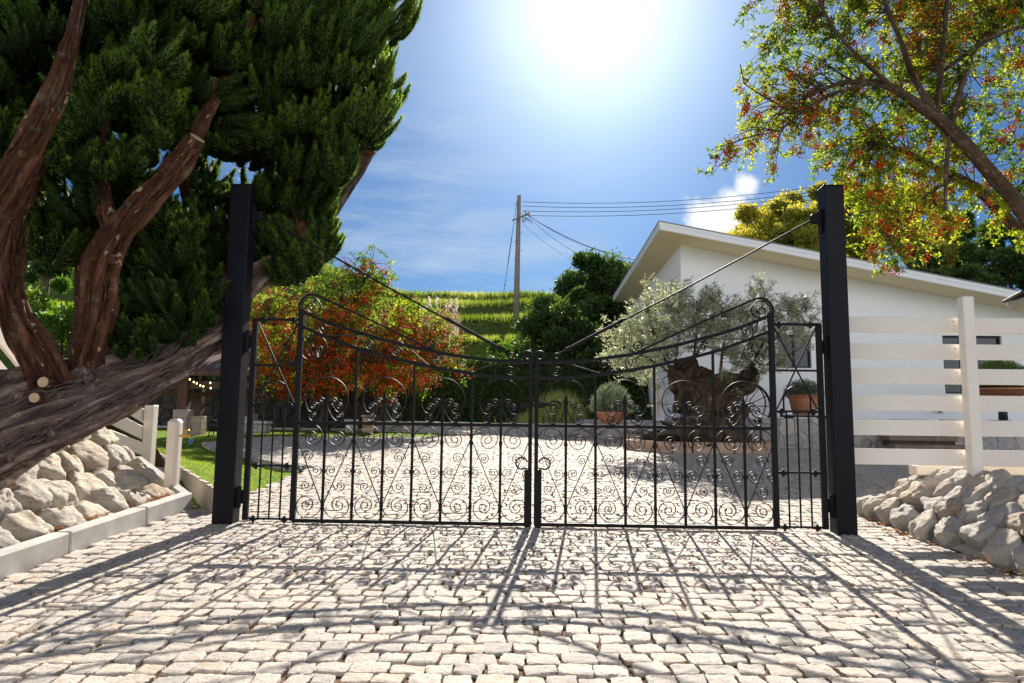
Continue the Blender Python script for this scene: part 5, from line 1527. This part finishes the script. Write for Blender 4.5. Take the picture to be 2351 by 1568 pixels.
# middle firethorn behind the gate
cb = P(742, 985, 19.2); cb[2] = 0.70
MT = thing('firethorn_tree', cb, 'broad firethorn laden with red and orange berries behind the left gate leaf', 'tree')
def mid_tree():
    L = []
    r_ = np.random.default_rng(8)
    def part(lst, seed, name='branch'):
        p, r = pl(lst); mb = MB(); q = limb(mb, p, r, 14, 0.2, seed, 8, 6); mb.build(name, M['pbark'], MT, smooth=True, uvw=True); L.append(q)
    part([(742, 995, 19.2, 14), (745, 930, 19.1, 10), (752, 860, 19.0, 9), (760, 780, 19.0, 7), (790, 690, 18.8, 4)], 81, 'trunk')
    part([(745, 920, 19.1, 7), (690, 840, 19.0, 6), (640, 760, 18.8, 4), (610, 690, 18.8, 3)], 82)
    part([(750, 880, 19.0, 7), (820, 800, 19.0, 6), (900, 740, 19.0, 5), (980, 760, 19.0, 3), (1040, 800, 19.0, 2)], 83)
    part([(760, 800, 19.0, 6), (810, 700, 18.6, 4), (840, 640, 18.5, 3), (860, 600, 18.4, 1.5)], 84)
    part([(755, 860, 18.8, 6), (790, 830, 18.0, 5), (850, 820, 17.4, 3)], 85)
    part([(745, 880, 18.8, 6), (700, 840, 18.0, 5), (650, 830, 17.6, 3)], 86)
    part([(760, 820, 19.4, 6), (850, 740, 20.2, 4), (920, 720, 20.6, 2)], 87)
    outline = [(590, 690), (640, 650), (700, 660), (735, 620), (800, 600), (840, 590), (900, 640), (880, 680), (950, 690), (1010, 720), (1060, 790), (1050, 850), (1000, 870), (930, 905), (850, 880), (740, 905), (680, 880), (620, 905), (580, 850), (580, 720)]
    tg = []
    while len(tg) < 560:
        x, y = r_.uniform(560, 1080), r_.uniform(590, 930)
        if inpoly(x, y, outline)[0]: tg.append(P(x, y, 18.9 + r_.normal() * 0.9))
    for (x, y) in ((835, 585), (845, 600), (890, 635), (905, 610), (830, 600), (715, 625), (760, 605), (640, 905), (1065, 740)): tg.append(P(x, y, 18.5))
    def bp(t):
        d = t - CAM; return 0.0
    def bp(t):
        w_ = (t[2] - 1.2)
        return float(np.clip(0.97 - 0.32 * max(0, w_ - 1.1) , 0.16, 0.97))
    def tone(t): return 0.13 * math.sin(t[0] * 1.9 + 1) + 0.10 * math.sin(t[2] * 2.2)
    twig_tree(MT, L, tg, 0.092, 0.042, 34, 'pleaf', 'pbark', 0.010, 0.05, dict(p=bp, n=(16, 38), r=0.018, s=0.078), 22, (0, 0, -0.55), -0.02, tone, 0.62)
mid_tree()

# olive in its brick ring
ob = G(1615, 1020); ob = np.array((P(1615, 1000, 14.3)[0], 14.3, 0.58))
OT = thing('olive_tree', ob, 'ancient olive with a thick gnarled split trunk and silvery crown in the brick ring', 'tree')
def olive():
    L = []
    def part(lst, seed, sides=30, rough=0.5, name='branch', ridge=9):
        p, r = pl(lst); r = [x * 0.76 for x in r]; mb = MB(); q = limb(mb, p, r, sides, rough, seed, 12, ridge, True, 0.9); mb.build(name, M['obark'], OT, smooth=True, uvw=True); L.append(q)
    part([(1618, 1045, 14.3, 88), (1618, 1010, 14.3, 66), (1616, 985, 14.3, 50), (1610, 950, 14.3, 44), (1592, 905, 14.3, 40), (1575, 868, 14.3, 34), (1590, 838, 14.3, 20), (1594, 826, 14.3, 8)], 91, 72, 0.75, 'trunk')
    part([(1640, 1040, 14.2, 70), (1640, 1000, 14.2, 48), (1645, 960, 14.2, 38), (1650, 920, 14.2, 34), (1680, 890, 14.2, 30), (1715, 880, 14.2, 27), (1722, 860, 14.2, 22), (1710, 845, 14.2, 10)], 92, 72, 0.75, 'trunk')
    part([(1585, 930, 14.2, 30), (1560, 880, 14.2, 22), (1545, 855, 14.2, 12), (1540, 838, 14.2, 5)], 93, 48, 0.75, 'trunk')
    part([(1600, 900, 14.3, 24), (1612, 862, 14.3, 20), (1620, 845, 14.3, 9)], 94, 48, 0.75, 'trunk')
    for k, lst in enumerate((
        [(1545, 860, 14.2, 4), (1510, 790, 14.0, 3), (1490, 720, 14.0, 2.4), (1480, 680, 14.0, 1.5)],
        [(1545, 860, 14.2, 4), (1560, 760, 14.4, 3), (1555, 700, 14.5, 2)],
        [(1590, 835, 14.3, 4), (1600, 760, 14.2, 3), (1600, 690, 14.2, 2)],
        [(1590, 835, 14.3, 4), (1630, 750, 14.4, 3), (1650, 690, 14.4, 2)],
        [(1650, 900, 14.2, 5), (1660, 800, 14.1, 3.5), (1680, 720, 14.0, 2)],
        [(1715, 855, 14.2, 5), (1760, 800, 14.0, 3.5), (1810, 740, 14.0, 2.4), (1850, 700, 14.0, 1.5)],
        [(1715, 855, 14.2, 4), (1730, 780, 14.3, 3), (1750, 700, 14.3, 2)],
        [(1550, 865, 14.1, 4), (1500, 830, 13.8, 3), (1440, 800, 13.7, 2), (1400, 790, 13.7, 1.5)],
        [(1720, 865, 14.1, 3), (1780, 840, 13.9, 2.5), (1820, 810, 13.9, 1.5)])):
        part(lst, 110 + k, 10, 0.1)
    r_ = np.random.default_rng(3); tg = []
    outl = [(1460, 700), (1490, 660), (1560, 665), (1640, 670), (1700, 690), (1740, 660), (1800, 700), (1850, 690), (1880, 735), (1870, 790), (1820, 830), (1770, 860), (1700, 850), (1650, 800), (1600, 800), (1540, 810), (1480, 880), (1420, 860), (1380, 800), (1390, 755), (1440, 770)]
    while len(tg) < 270:
        x, y = r_.uniform(1370, 1890), r_.uniform(650, 900)
        if inpoly(x, y, outl)[0]: tg.append(P(x, y, 14.1 + r_.normal() * 0.6))
    for (x, y) in ((1500, 900), (1510, 930), (1680, 890), (1700, 910), (1660, 880), (1745, 655), (1480, 640)): tg.append(P(x, y, 14.0))
    twig_tree(OT, L, tg, 0.095, 0.024, 46, 'oleaf', 'obark', 0.008, 0.0, None, 31, (0, 0, 0.55), 0.0, None, 0.42)
olive()
# brick ring planter
T = thing('brick_planter', (ob[0], ob[1], 0.55), 'low ring of reddish stone blocks round the foot of the olive', 'planter')
pc = np.array((P(1612, 1022, 14.2)[0], 14.35)); nb = 24
for k in range(nb):
    t0, t1 = k / nb * 2 * math.pi, (k + 0.94) / nb * 2 * math.pi
    a = (pc[0] + 1.52 * math.cos(t0), pc[1] + 0.95 * math.sin(t0), 0.62); b = (pc[0] + 1.52 * math.cos(t1), pc[1] + 0.95 * math.sin(t1), 0.62)
    mb = MB(); mb.bar(a, b, 0.16, 0.22 + random.uniform(-.01, .01), bev=0.015); mb.build('block', M['brickr'], T)
mb = MB(); mb.lathe((pc[0], pc[1], 0), [(0.0, 0.74), (0.7, 0.70), (0.98, 0.64)], 24)
V_ = mb.v[0]; V_[:, 0] = pc[0] + (V_[:, 0] - pc[0]) * 1.46; V_[:, 1] = pc[1] + (V_[:, 1] - pc[1]) * 0.9
mb.build('planting_soil', M['soil'], T, smooth=True)

# crowns of leaf clumps for the farther trees
def crown_tree(name, base, top, rad, n, L, mat, label, group=None, seed=1, lobes=16, flat=0.8, trunk=0.15, up=0.2, tex=1.0, bottom=0.25):
    r_ = np.random.default_rng(seed)
    base = np.asarray(base, float); T = thing(name, base, label, 'tree', group)
    H = top - base[2]
    mb = MB(); limb(mb, [base - (0, 0, 0.3), base + (0.1, 0, H * 0.4), base + (-0.1, 0.1, H * 0.8)], [trunk, trunk * 0.7, trunk * 0.25], 10, 0.15, seed, 8)
    lm = MB()
    cc = base + np.array((0, 0, H * (bottom + (1 - bottom) / 2))); hr = H * (1 - bottom) / 2
    for k in range(lobes):
        v = unit(r_.normal(size=3)); q = r_.random() ** 0.4 * 0.86
        c = cc + v * q * np.array((rad, rad, hr)); lr = rad * r_.uniform(0.16, 0.42) * (1.2 - 0.5 * q)
        limb(mb, [base + (0, 0, H * 0.35), (base + (0, 0, H * 0.4) + c) / 2, c], [trunk * 0.5, trunk * 0.3, trunk * 0.08], 6, 0, seed + k, 4)
        m_ = n // lobes
        d = unit(r_.normal(size=(m_, 3))); rr = r_.uniform(0.4, 1.0, (m_, 1)) + r_.exponential(0.09, (m_, 1)); rr *= 1 + 0.30 * np.sin(d[:, :1] * 5 + k) * np.sin(d[:, 2:] * 6)
        p = c + d * rr * lr * np.array((1, 1, flat))
        tn = r_.uniform(-0.15, 0.15)
        leaves(lm, p, d * 0.6 + r_.normal(size=(m_, 3)) * 0.8 + (0, 0, up), L * r_.uniform(0.6, 1.3, m_), L * 0.45, np.clip(0.42 + tn + 0.22 * d[:, 2] + r_.normal(size=m_) * 0.16, 0, 1), r_.normal(size=(m_, 3)))
    mb.build('trunk', M['pbark'], T, uvw=True); lm.build('crown', M[mat], T, attr=True)
    return T
def ct(px, pybase, pytop, y, rpx, n, L, mat, label, seed, zb=None, **k):
    b = P(px, pybase, y); zt = P(px, pytop, y)[2]
    if zb is None: zb = float(terrain(b[0], y))
    return crown_tree(k.pop('name', 'tree'), (b[0], y, zb), zt, rpx * y / FPX, n, L, M and mat, label, seed=seed, **k)
ct(1300, 900, 640, 25.0, 120, 44000, 0.14, 'dleaf', 'dark evergreen overgrown with creepers, lower half of the dark mass left of the house', 41, zb=1.0, lobes=44, bottom=0.0, name='evergreen_tree')
ct(1385, 900, 565, 29.0, 118, 44000, 0.16, 'dleaf', 'tall dark evergreen tree rising behind the left roof edge of the house', 42, lobes=44, bottom=0.05, name='evergreen_tree')
ct(1390, 960, 735, 23.0, 60, 12000, 0.15, 'dleaf', 'low dark bush between the hillside and the corner of the house', 43, zb=1.0, lobes=14, bottom=0.0, name='evergreen_tree')
# behind the house
gH = 'trees on the slope behind the house'
ct(1785, 700, 398, 40, 105, 30000, 0.22, 'yleaf', 'yellow-green feathery tree just right of the white cumulus cloud', 51, group=gH, lobes=24, name='broadleaf_tree')
ct(1885, 700, 395, 44, 95, 30000, 0.24, 'yleaf', 'yellow-green tree directly left of the right gate post top', 52, group=gH, lobes=20, name='broadleaf_tree')
ct(1735, 720, 455, 46, 60, 16000, 0.24, 'yleaf', 'pale feathery yellow tree low beside the foot of the cumulus cloud', 50, group=gH, lobes=18, name='broadleaf_tree')
ct(1840, 700, 430, 36, 80, 22000, 0.20, 'yleaf', 'yellow-green tree just behind the roof, left of the post bracket', 49, group=gH, lobes=22, name='broadleaf_tree')
ct(1990, 700, 410, 42, 100, 26000, 0.24, 'yleaf', 'golden green tree between the right gate post and the hanging firethorn', 53, group=gH, lobes=20, name='broadleaf_tree')
ct(2100, 700, 430, 38, 100, 26000, 0.22, 'yleaf', 'golden tree seen under the firethorn branch, above the roof', 54, group=gH, lobes=20, name='broadleaf_tree')
ct(2200, 720, 480, 42, 80, 14000, 0.30, 'dleaf', 'dark green tree behind the roof under the firethorn trunks', 55, group=gH, lobes=20, name='broadleaf_tree')
ct(2320, 720, 500, 36, 85, 14000, 0.27, 'dleaf', 'dark green tree at the right edge above the low end of the roof', 56, group=gH, lobes=20, name='broadleaf_tree')
ct(2140, 720, 560, 34, 60, 10000, 0.24, 'dleaf', 'short dark tree just above the middle of the long roof', 57, group=gH, lobes=16, name='broadleaf_tree')
ct(2250, 720, 575, 33, 60, 10000, 0.24, 'dleaf', 'short dark tree above the right part of the long roof', 58, group=gH, lobes=16, name='broadleaf_tree')
ct(2430, 720, 470, 38, 90, 8000, 0.3, 'dleaf', 'dark tree mostly outside the right edge behind the porch roof', 59, group=gH, lobes=16, name='broadleaf_tree')
# left, seen between the juniper trunks
ct(140, 900, 600, 11.5, 90, 9000, 0.075, 'gleaf', 'sunlit young tree with fresh green leaves seen between the juniper trunks', 60, zb=0.6, lobes=16, bottom=0.1, name='young_tree', trunk=0.05)
ct(90, 820, 560, 30, 60, 6000, 0.2, 'dleaf', 'dark shrub on the far slope seen past the left juniper bough', 61, lobes=12, name='shrub')
ct(290, 820, 640, 26, 90, 9000, 0.18, 'dleaf', 'dark shrub on the slope behind the main juniper bough', 62, lobes=14, name='shrub')
ct(1215, 830, 690, 34, 26, 3500, 0.16, 'gleaf', 'small pale green bush right of the utility pole foot', 63, lobes=8, bottom=0.0, name='shrub', trunk=0.05)
ct(1255, 960, 780, 24, 34, 2600, 0.13, 'gleaf', 'thin yellow-green sapling in front of the dark evergreens', 64, zb=1.1, lobes=10, bottom=0.1, name='sapling', trunk=0.04)
ct(1160, 960, 775, 27, 40, 4000, 0.14, 'gleaf', 'loose green bush on the terrace below the utility pole', 65, lobes=10, bottom=0.0, name='shrub', trunk=0.04)

# ------------------------------------------------------------------ hill vegetation
def hill_sample(y0, y1, x0, x1):
    def f(n):
        y = rng.uniform(y0, y1, n); x = rng.uniform(x0, x1, n) * (y / 40)
        return x, y
    return f
tz = lambda x, y: terrain(x, y) - 0.10
blades(50000, hill_sample(24.0, 36, -30, 12), tz, 0.20, 0.035, M['grass'], 'grass', 'rough green grass on the lower terraces of the hillside', 'grass', 0.6, -0.1)
def undergrowth():
    n = 60000; y = rng.uniform(21.6, 24.6, n); x = rng.uniform(-16, 6, n)
    mb = MB(); p = np.column_stack([x, y, tz(x, y) + rng.random(n) ** 2 * (0.35 + 0.25 * np.sin(x * 2.1) * np.sin(y * 3 + x))])
    leaves(mb, p, rng.normal(size=(n, 3)) * 0.6 + (0, -0.3, 0.7), 0.13 * rng.uniform(0.5, 1.3, n), 0.05, np.clip(rng.random(n) * 0.75, 0, 1))
    o = mb.build('undergrowth', M['dleaf'], attr=True); tag(o, 'dark shaded undergrowth covering the steep foot of the hill', 'undergrowth', kind='stuff')
undergrowth()
def terr(yc, wd, n, h, w_, x0=-22, x1=9, nm='tall_grass', lab='', bias=0.0):
    def f(n):
        x = rng.uniform(x0, x1, n) * (yc / 40); y = yc + rng.normal(size=n) * wd - (0.5 * np.sin(x * 0.31 + 1.0) + 0.35 * np.sin(x * 0.83)); return x, y
    blades(n, f, tz, h, w_, M['tallg'], nm, lab, 'grass', 0.22, bias)
terr(30.6, 0.4, 14000, 0.35, 0.04, lab='tall green grass along the lowest terrace edge', bias=0.0)
terr(37.2, 0.45, 20000, 0.55, 0.05, lab='bright tall grass along the terrace behind the utility pole foot', bias=0.05)
terr(43.9, 0.5, 20000, 0.6, 0.055, lab='bright tall grass along the upper terrace', bias=0.1)
terr(51.8, 0.5, 16000, 0.6, 0.06, lab='grass along the second highest terrace', bias=0.15)
terr(63.0, 0.8, 9000, 0.5, 0.07, lab='grass on the crest of the hill against the sky', bias=0.0)
def weeds():
    mb = MB()
    for k in range(420):
        y = rng.uniform(24.2, 59); x = rng.uniform(-24, 9) * y / 40; n = int(rng.integers(25, 80)); r_ = rng.uniform(0.15, 0.8)
        xx = x + rng.normal(size=n) * r_; yy = y + rng.normal(size=n) * r_ * 0.4
        p = np.column_stack([xx, yy, tz(xx, yy) + rng.random(n) * 0.3 * r_])
        leaves(mb, p, rng.normal(size=(n, 3)) * 0.6 + (0, 0, 0.9), rng.uniform(0.10, 0.32), 0.07, np.clip(rng.random(n) * 0.6 + rng.uniform(-0.2, 0.5), 0, 1))
    n = 30000; x = rng.uniform(-30, 14, n); y = 59.5 + rng.normal(size=n) * 0.5; hh_ = 0.45 + 0.25 * np.sin(x * 0.7) * np.sin(x * 0.23 + 1)
    leaves(mb, np.column_stack([x, y, tz(x, y) + rng.random(n) * hh_]), rng.normal(size=(n, 3)) * 0.6 + (0, 0, 0.6), 0.22, 0.09, rng.random(n) * 0.5)
    o = mb.build('weeds', M['dleaf'], attr=True); tag(o, 'darker weeds and low scrub scattered over the hill terraces and along the crest', 'weeds', kind='stuff')
weeds()
def plumes():
    mb = MB(); n = 0
    for k in range(22):
        p = P(random.uniform(965, 1050), random.uniform(705, 740), random.uniform(29.5, 33)); L = random.uniform(0.35, 0.6)
        n = 40; u = rng.random(n)
        q = p + np.column_stack([0.12 * u ** 2 * random.uniform(-1, 1), np.zeros(n), u * L]); leaves(mb, q, rng.normal(size=(n, 3)) * 0.6 + (0.2, 0, 1), 0.12, 0.03, rng.random(n))
        m_ = 14; u = rng.random(m_); zb = p[2] - 1.6
        tris(mb, np.column_stack([np.full(m_, p[0]) + rng.normal(size=m_) * 0.1, np.full(m_, p[1]), np.full(m_, zb)]), np.column_stack([rng.normal(size=(m_, 2)) * 0.1, np.ones(m_)]), 1.7, 0.02, rng.random(m_) * 0.3)
    o = mb.build('plume_grass', M['plume'], attr=True); tag(o, 'pale feathery plume grass behind the red berries, below the crest', 'grass', kind='stuff')
plumes()
# ornamental grass clump in the courtyard, its sunlight put into the blade colour
T0 = P(1240, 975, 19.6)
mb = MB(); n = 5200
cx = np.concatenate([rng.normal(P(1265, 970, 19.8)[0], 0.42, n // 2), rng.uniform(P(1190, 970, 19.8)[0], P(1330, 970, 19.8)[0], n - n // 2)]); cy = rng.normal(19.8, 0.35, n)
hh = 0.35 + 0.75 * np.exp(-((cx - P(1285, 970, 19.8)[0]) / 0.7) ** 2)
tris(mb, np.column_stack([cx, cy, np.full(n, 0.85)]), np.column_stack([rng.normal(size=(n, 2)) * 0.25, np.ones(n)]), hh * rng.uniform(0.6, 1.15, n), 0.022, np.clip(rng.random(n) * 0.5 + 0.65, 0, 1))
o = mb.build('ornamental_grass', M['tallg'], attr=True, loc=(P(1265, 970, 19.8)[0], 19.8, 0.85))
tag(o, 'yellow-green grass clump behind the gate latch, sunlight painted into its blade colour', 'grass', kind='stuff')

# ------------------------------------------------------------------ dark block wall and pergola
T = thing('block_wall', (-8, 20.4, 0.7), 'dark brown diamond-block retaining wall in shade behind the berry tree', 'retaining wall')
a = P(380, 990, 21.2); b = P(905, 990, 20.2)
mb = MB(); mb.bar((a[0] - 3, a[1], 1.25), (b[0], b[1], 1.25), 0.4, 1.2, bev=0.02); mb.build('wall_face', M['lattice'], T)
mb = MB(); mb.bar((a[0] - 3, a[1] - 0.3, 0.72), (b[0], b[1] - 0.3, 0.72), 0.3, 0.10, bev=0.01); mb.build('footing', M['concrete'], T)
T = thing('pergola', P(470, 990, 17.5) * (1, 1, 0) + (0, 0, 0.64), 'brown timber pergola on brick footings behind the leaning trunk', 'pergola')
for (px, dp, hb, w_) in ((418, 16.6, 940, 0.26), (452, 17.6, 955, 0.25), (560, 17.4, 955, 0.22)):
    p = P(px, 990, dp); zt = P(px, hb, dp)[2]
    mb = MB(); mb.box((p[0], p[1], (0.5 + zt) / 2), (w_ + 0.08, w_ + 0.08, zt - 0.5), None, 0.01); mb.build('brick_footing', M['brick'], T)
    mb = MB(); mb.box((p[0], p[1], (zt + 2.65) / 2), (w_ - 0.02, w_ - 0.02, 2.65 - zt), None, 0.01); mb.build('column', M['timber'], T)
a = P(330, 885, 16.6); b = P(585, 885, 16.6)
for (py, th, dp) in ((884, 0.20, 16.6), (905, 0.10, 17.4)):
    mb = MB(); mb.bar(P(300, py, dp), P(585, py, dp), 0.14, th, bev=0.01); mb.build('beam', M['timber'], T)
mb = MB(); q0 = P(330, 862, 16.3); q1 = P(590, 862, 16.3); q2 = P(590, 812, 18.8); q3 = P(330, 812, 18.8)
mb.add([q0, q1, q2, q3, q0 + (0, 0, 0.12), q1 + (0, 0, 0.12), q2 + (0, 0, 0.12), q3 + (0, 0, 0.12)], [(0, 3, 2, 1), (4, 5, 6, 7), (0, 1, 5, 4), (1, 2, 6, 5), (2, 3, 7, 6), (3, 0, 4, 7)])
mb.build('roof', M['timber'], T)
mb = MB()
for k in range(9):
    a = q0 + (q1 - q0) * (k / 8); b = q3 + (q2 - q3) * (k / 8); mb.bar(a - (0, 0, 0.05), b - (0, 0, 0.05), 0.05, 0.10)
mb.build('rafters', M['timber'], T)
T = thing('string_lights', P(440, 880, 16.2), 'string of small warm lit bulbs hanging under the pergola', 'string lights')
wp = [P(x, y, 16.0) for x, y in ((436, 868), (445, 874), (452, 877), (460, 882), (467, 884), (483, 876), (484, 888))]
mb = MB(); mb.tube(np.array(wp), 0.006, 5); mb.build('cable', M['wire'], T)
for p in wp:
    mb = MB(); mb.lathe(p - (0, 0, 0.05), [(0, 0), (0.013, 0.006), (0.016, 0.02), (0.008, 0.04), (0, 0.04)], 10); mb.build('bulb', M['bulb'], T, smooth=True)
for (px, py) in ((483, 887), (599, 904)):
    pass
# stone table and round dark barrel by the pergola
p = P(587, 990, 17.4)
T = thing('garden_bench', (p[0], p[1], 0.66), 'small low stone seat with a back behind the side bars of the gate', 'seat')
mb = MB(); mb.box((p[0], p[1], 0.80), (0.62, 0.45, 0.24), None, 0.03); mb.build('base', M['rubble'], T)
mb = MB(); mb.box((p[0], p[1], 0.955), (0.74, 0.55, 0.07), None, 0.02); mb.build('seat', M['concrete'], T)
mb = MB(); mb.box((p[0] - 0.2, p[1] + 0.22, 1.08), (0.30, 0.08, 0.18), None, 0.02); mb.build('backrest', M['timber2'], T)
p = P(492, 990, 17.2)
T = thing('barrel_grill', (p[0], p[1], 0.66), 'dark round kettle grill beside the brick footing of the pergola', 'grill')
mb = MB(); mb.lathe((p[0], p[1], 0.72), [(0, 0.0), (0.14, 0.02), (0.18, 0.12), (0.18, 0.15), (0.14, 0.24), (0.06, 0.28), (0, 0.285)], 24); mb.build('kettle', M['dark'], T, smooth=True)
for k in range(3):
    t = k * 2.09; mb = MB(); mb.tube([(p[0] + 0.1 * math.cos(t), p[1] + 0.1 * math.sin(t), 0.78), (p[0] + 0.17 * math.cos(t), p[1] + 0.17 * math.sin(t), 0.60)], 0.014, 6); mb.build('leg', M['dark'], T)
# animal-shaped pale stone ornaments by the berry tree
def pier(px, lab, h, mat):
    p = P(px, 995, 18.4)
    T = thing('garden_pier', (p[0], p[1], 0.68), lab, 'pier')
    mb = MB(); mb.box((p[0], p[1], 0.70 + h / 2), (0.28, 0.26, h), None, 0.03); mb.build('shaft', mat, T)
    mb = MB(); mb.box((p[0], p[1], 0.72 + h), (0.34, 0.32, 0.05), None, 0.015); mb.build('cap_stone', M['flagw'], T)
pier(845, 'short red brick pier right of the berry tree trunk', 0.42, M['brickr'])
pier(806, 'low sandy stone pier next to the berry tree trunk', 0.30, M['rubble'])

# ------------------------------------------------------------------ utility pole and wires
pb2 = P(1184, 775, 35.5); zt = P(1192, 449, 35.5)[2]; zb = float(terrain(pb2[0], 35.5)) - 0.2
T = thing('utility_pole', (pb2[0], 35.5, zb), 'tall grey-brown concrete utility pole standing on the grassy terraces', 'utility pole')
xt = P(1192, 449, 35.5)[0]; xb = pb2[0]
mb = MB(); mb.tube([(xb, 35.5, zb), (xt, 35.5, zt)], [0.165, 0.105], 16); mb.build('pole', M['concpole'], T, smooth=True)
mb = MB(); a = P(1176, 506, 35.2); b = P(1216, 490, 35.0); mb.bar(a, b, 0.06, 0.07); mb.build('cross_arm', M['timber2'], T)
mb = MB(); bc = P(1211, 489, 35.0)
for k in range(5): mb.lathe(bc + np.array((random.uniform(-.18, .12), random.uniform(-.1, .1), random.uniform(-.05, .12))), [(0, -0.05), (0.045, -0.04), (0.05, 0.03), (0, 0.05)], 8)
mb.build('insulator', M['concrete'], T)
mb = MB()
for k in range(6):
    c = P(1203 + k * 2, 497, 35.0); an = np.linspace(-1.5, 1.6, 9)
    mb.tube([c + np.array((0.22 * math.sin(t) * (0.5 + 0.1 * k), 0, 0.25 * math.cos(t) - 0.25 - 0.03 * k)) for t in an], 0.010, 5)
mb.build('jumper_loops', M['wire'], T)
mb = MB()
for k in range(9):
    z = zb + 2.4 + k * 0.5; fx = (z - zb) / (zt - zb); x = xb + (xt - xb) * fx; s2 = 1 if k % 2 else -1
    mb.tube([(x, 35.45, z), (x + s2 * 0.24, 35.4, z)], 0.010, 5)
mb.build('step_bolt', M['wire'], T)
def sag(a, b, s, n=24):
    t = np.linspace(0, 1, n)[:, None]; return a + (b - a) * t - np.array((0, 0, 1)) * (4 * s * t * (1 - t))
gw = 'overhead wires from the utility pole'
for i, (y0, x1, y1, s) in enumerate(((463, 2010, 402, 1.05), (473, 2010, 420, 1.0), (484, 2010, 430, 0.95), (494, 2010, 440, 0.95))):
    a = P(1199, y0, 35.3); b = P(x1 + 500, y1 - 112, 30.0)
    mb = MB(); mb.tube(sag(a, b, s * 1.15), 0.014, 5)
    o = mb.build('overhead_wire', M['wire'], loc=a); tag(o, ('topmost', 'second', 'third', 'lowest')[i] + ' of the four wires running right from the pole over the house', 'wire', gw)
for i, (x1, y1, s, r2) in enumerate(((1440, 576, 0.5, .016), (1462, 584, 0.45, .010), (1405, 586, 0.7, .010), (1340, 600, 0.3, .008))):
    a = P(1213, 494 + i, 35.0) if i < 3 else P(1196, 510, 35.3); b = P(x1, y1, 31.0)
    b = a + (b - a) * 1.25; mb = MB(); mb.tube(sag(a, b, s), r2, 5)
    o = mb.build('service_wire', M['wire'], loc=a); tag(o, ('thickest service wire descending from the pole arm towards the dark evergreen', 'thin service wire ending nearest the roof edge', 'thin service wire sagging lowest between the pole and the evergreen', 'faint thin wire leaving the pole below its cross arm')[i], 'wire', 'service wires descending from the pole')
a = P(1187, 461, 35.4); b = P(1140, 760, 34.0); b[2] = float(terrain(b[0], 34.0)) - 0.1
mb = MB(); mb.tube([a, b], 0.013, 5); mb.tube([a + (b - a) * 0.27, a + (b - a) * 0.46], 0.024, 6); mb.lathe(a + (b - a) * 0.60, [(0, -0.06), (0.045, 0), (0, 0.06)], 8)
o = mb.build('guy_wire', M['wire'], loc=b); tag(o, 'slanting guy wire left of the utility pole', 'wire')
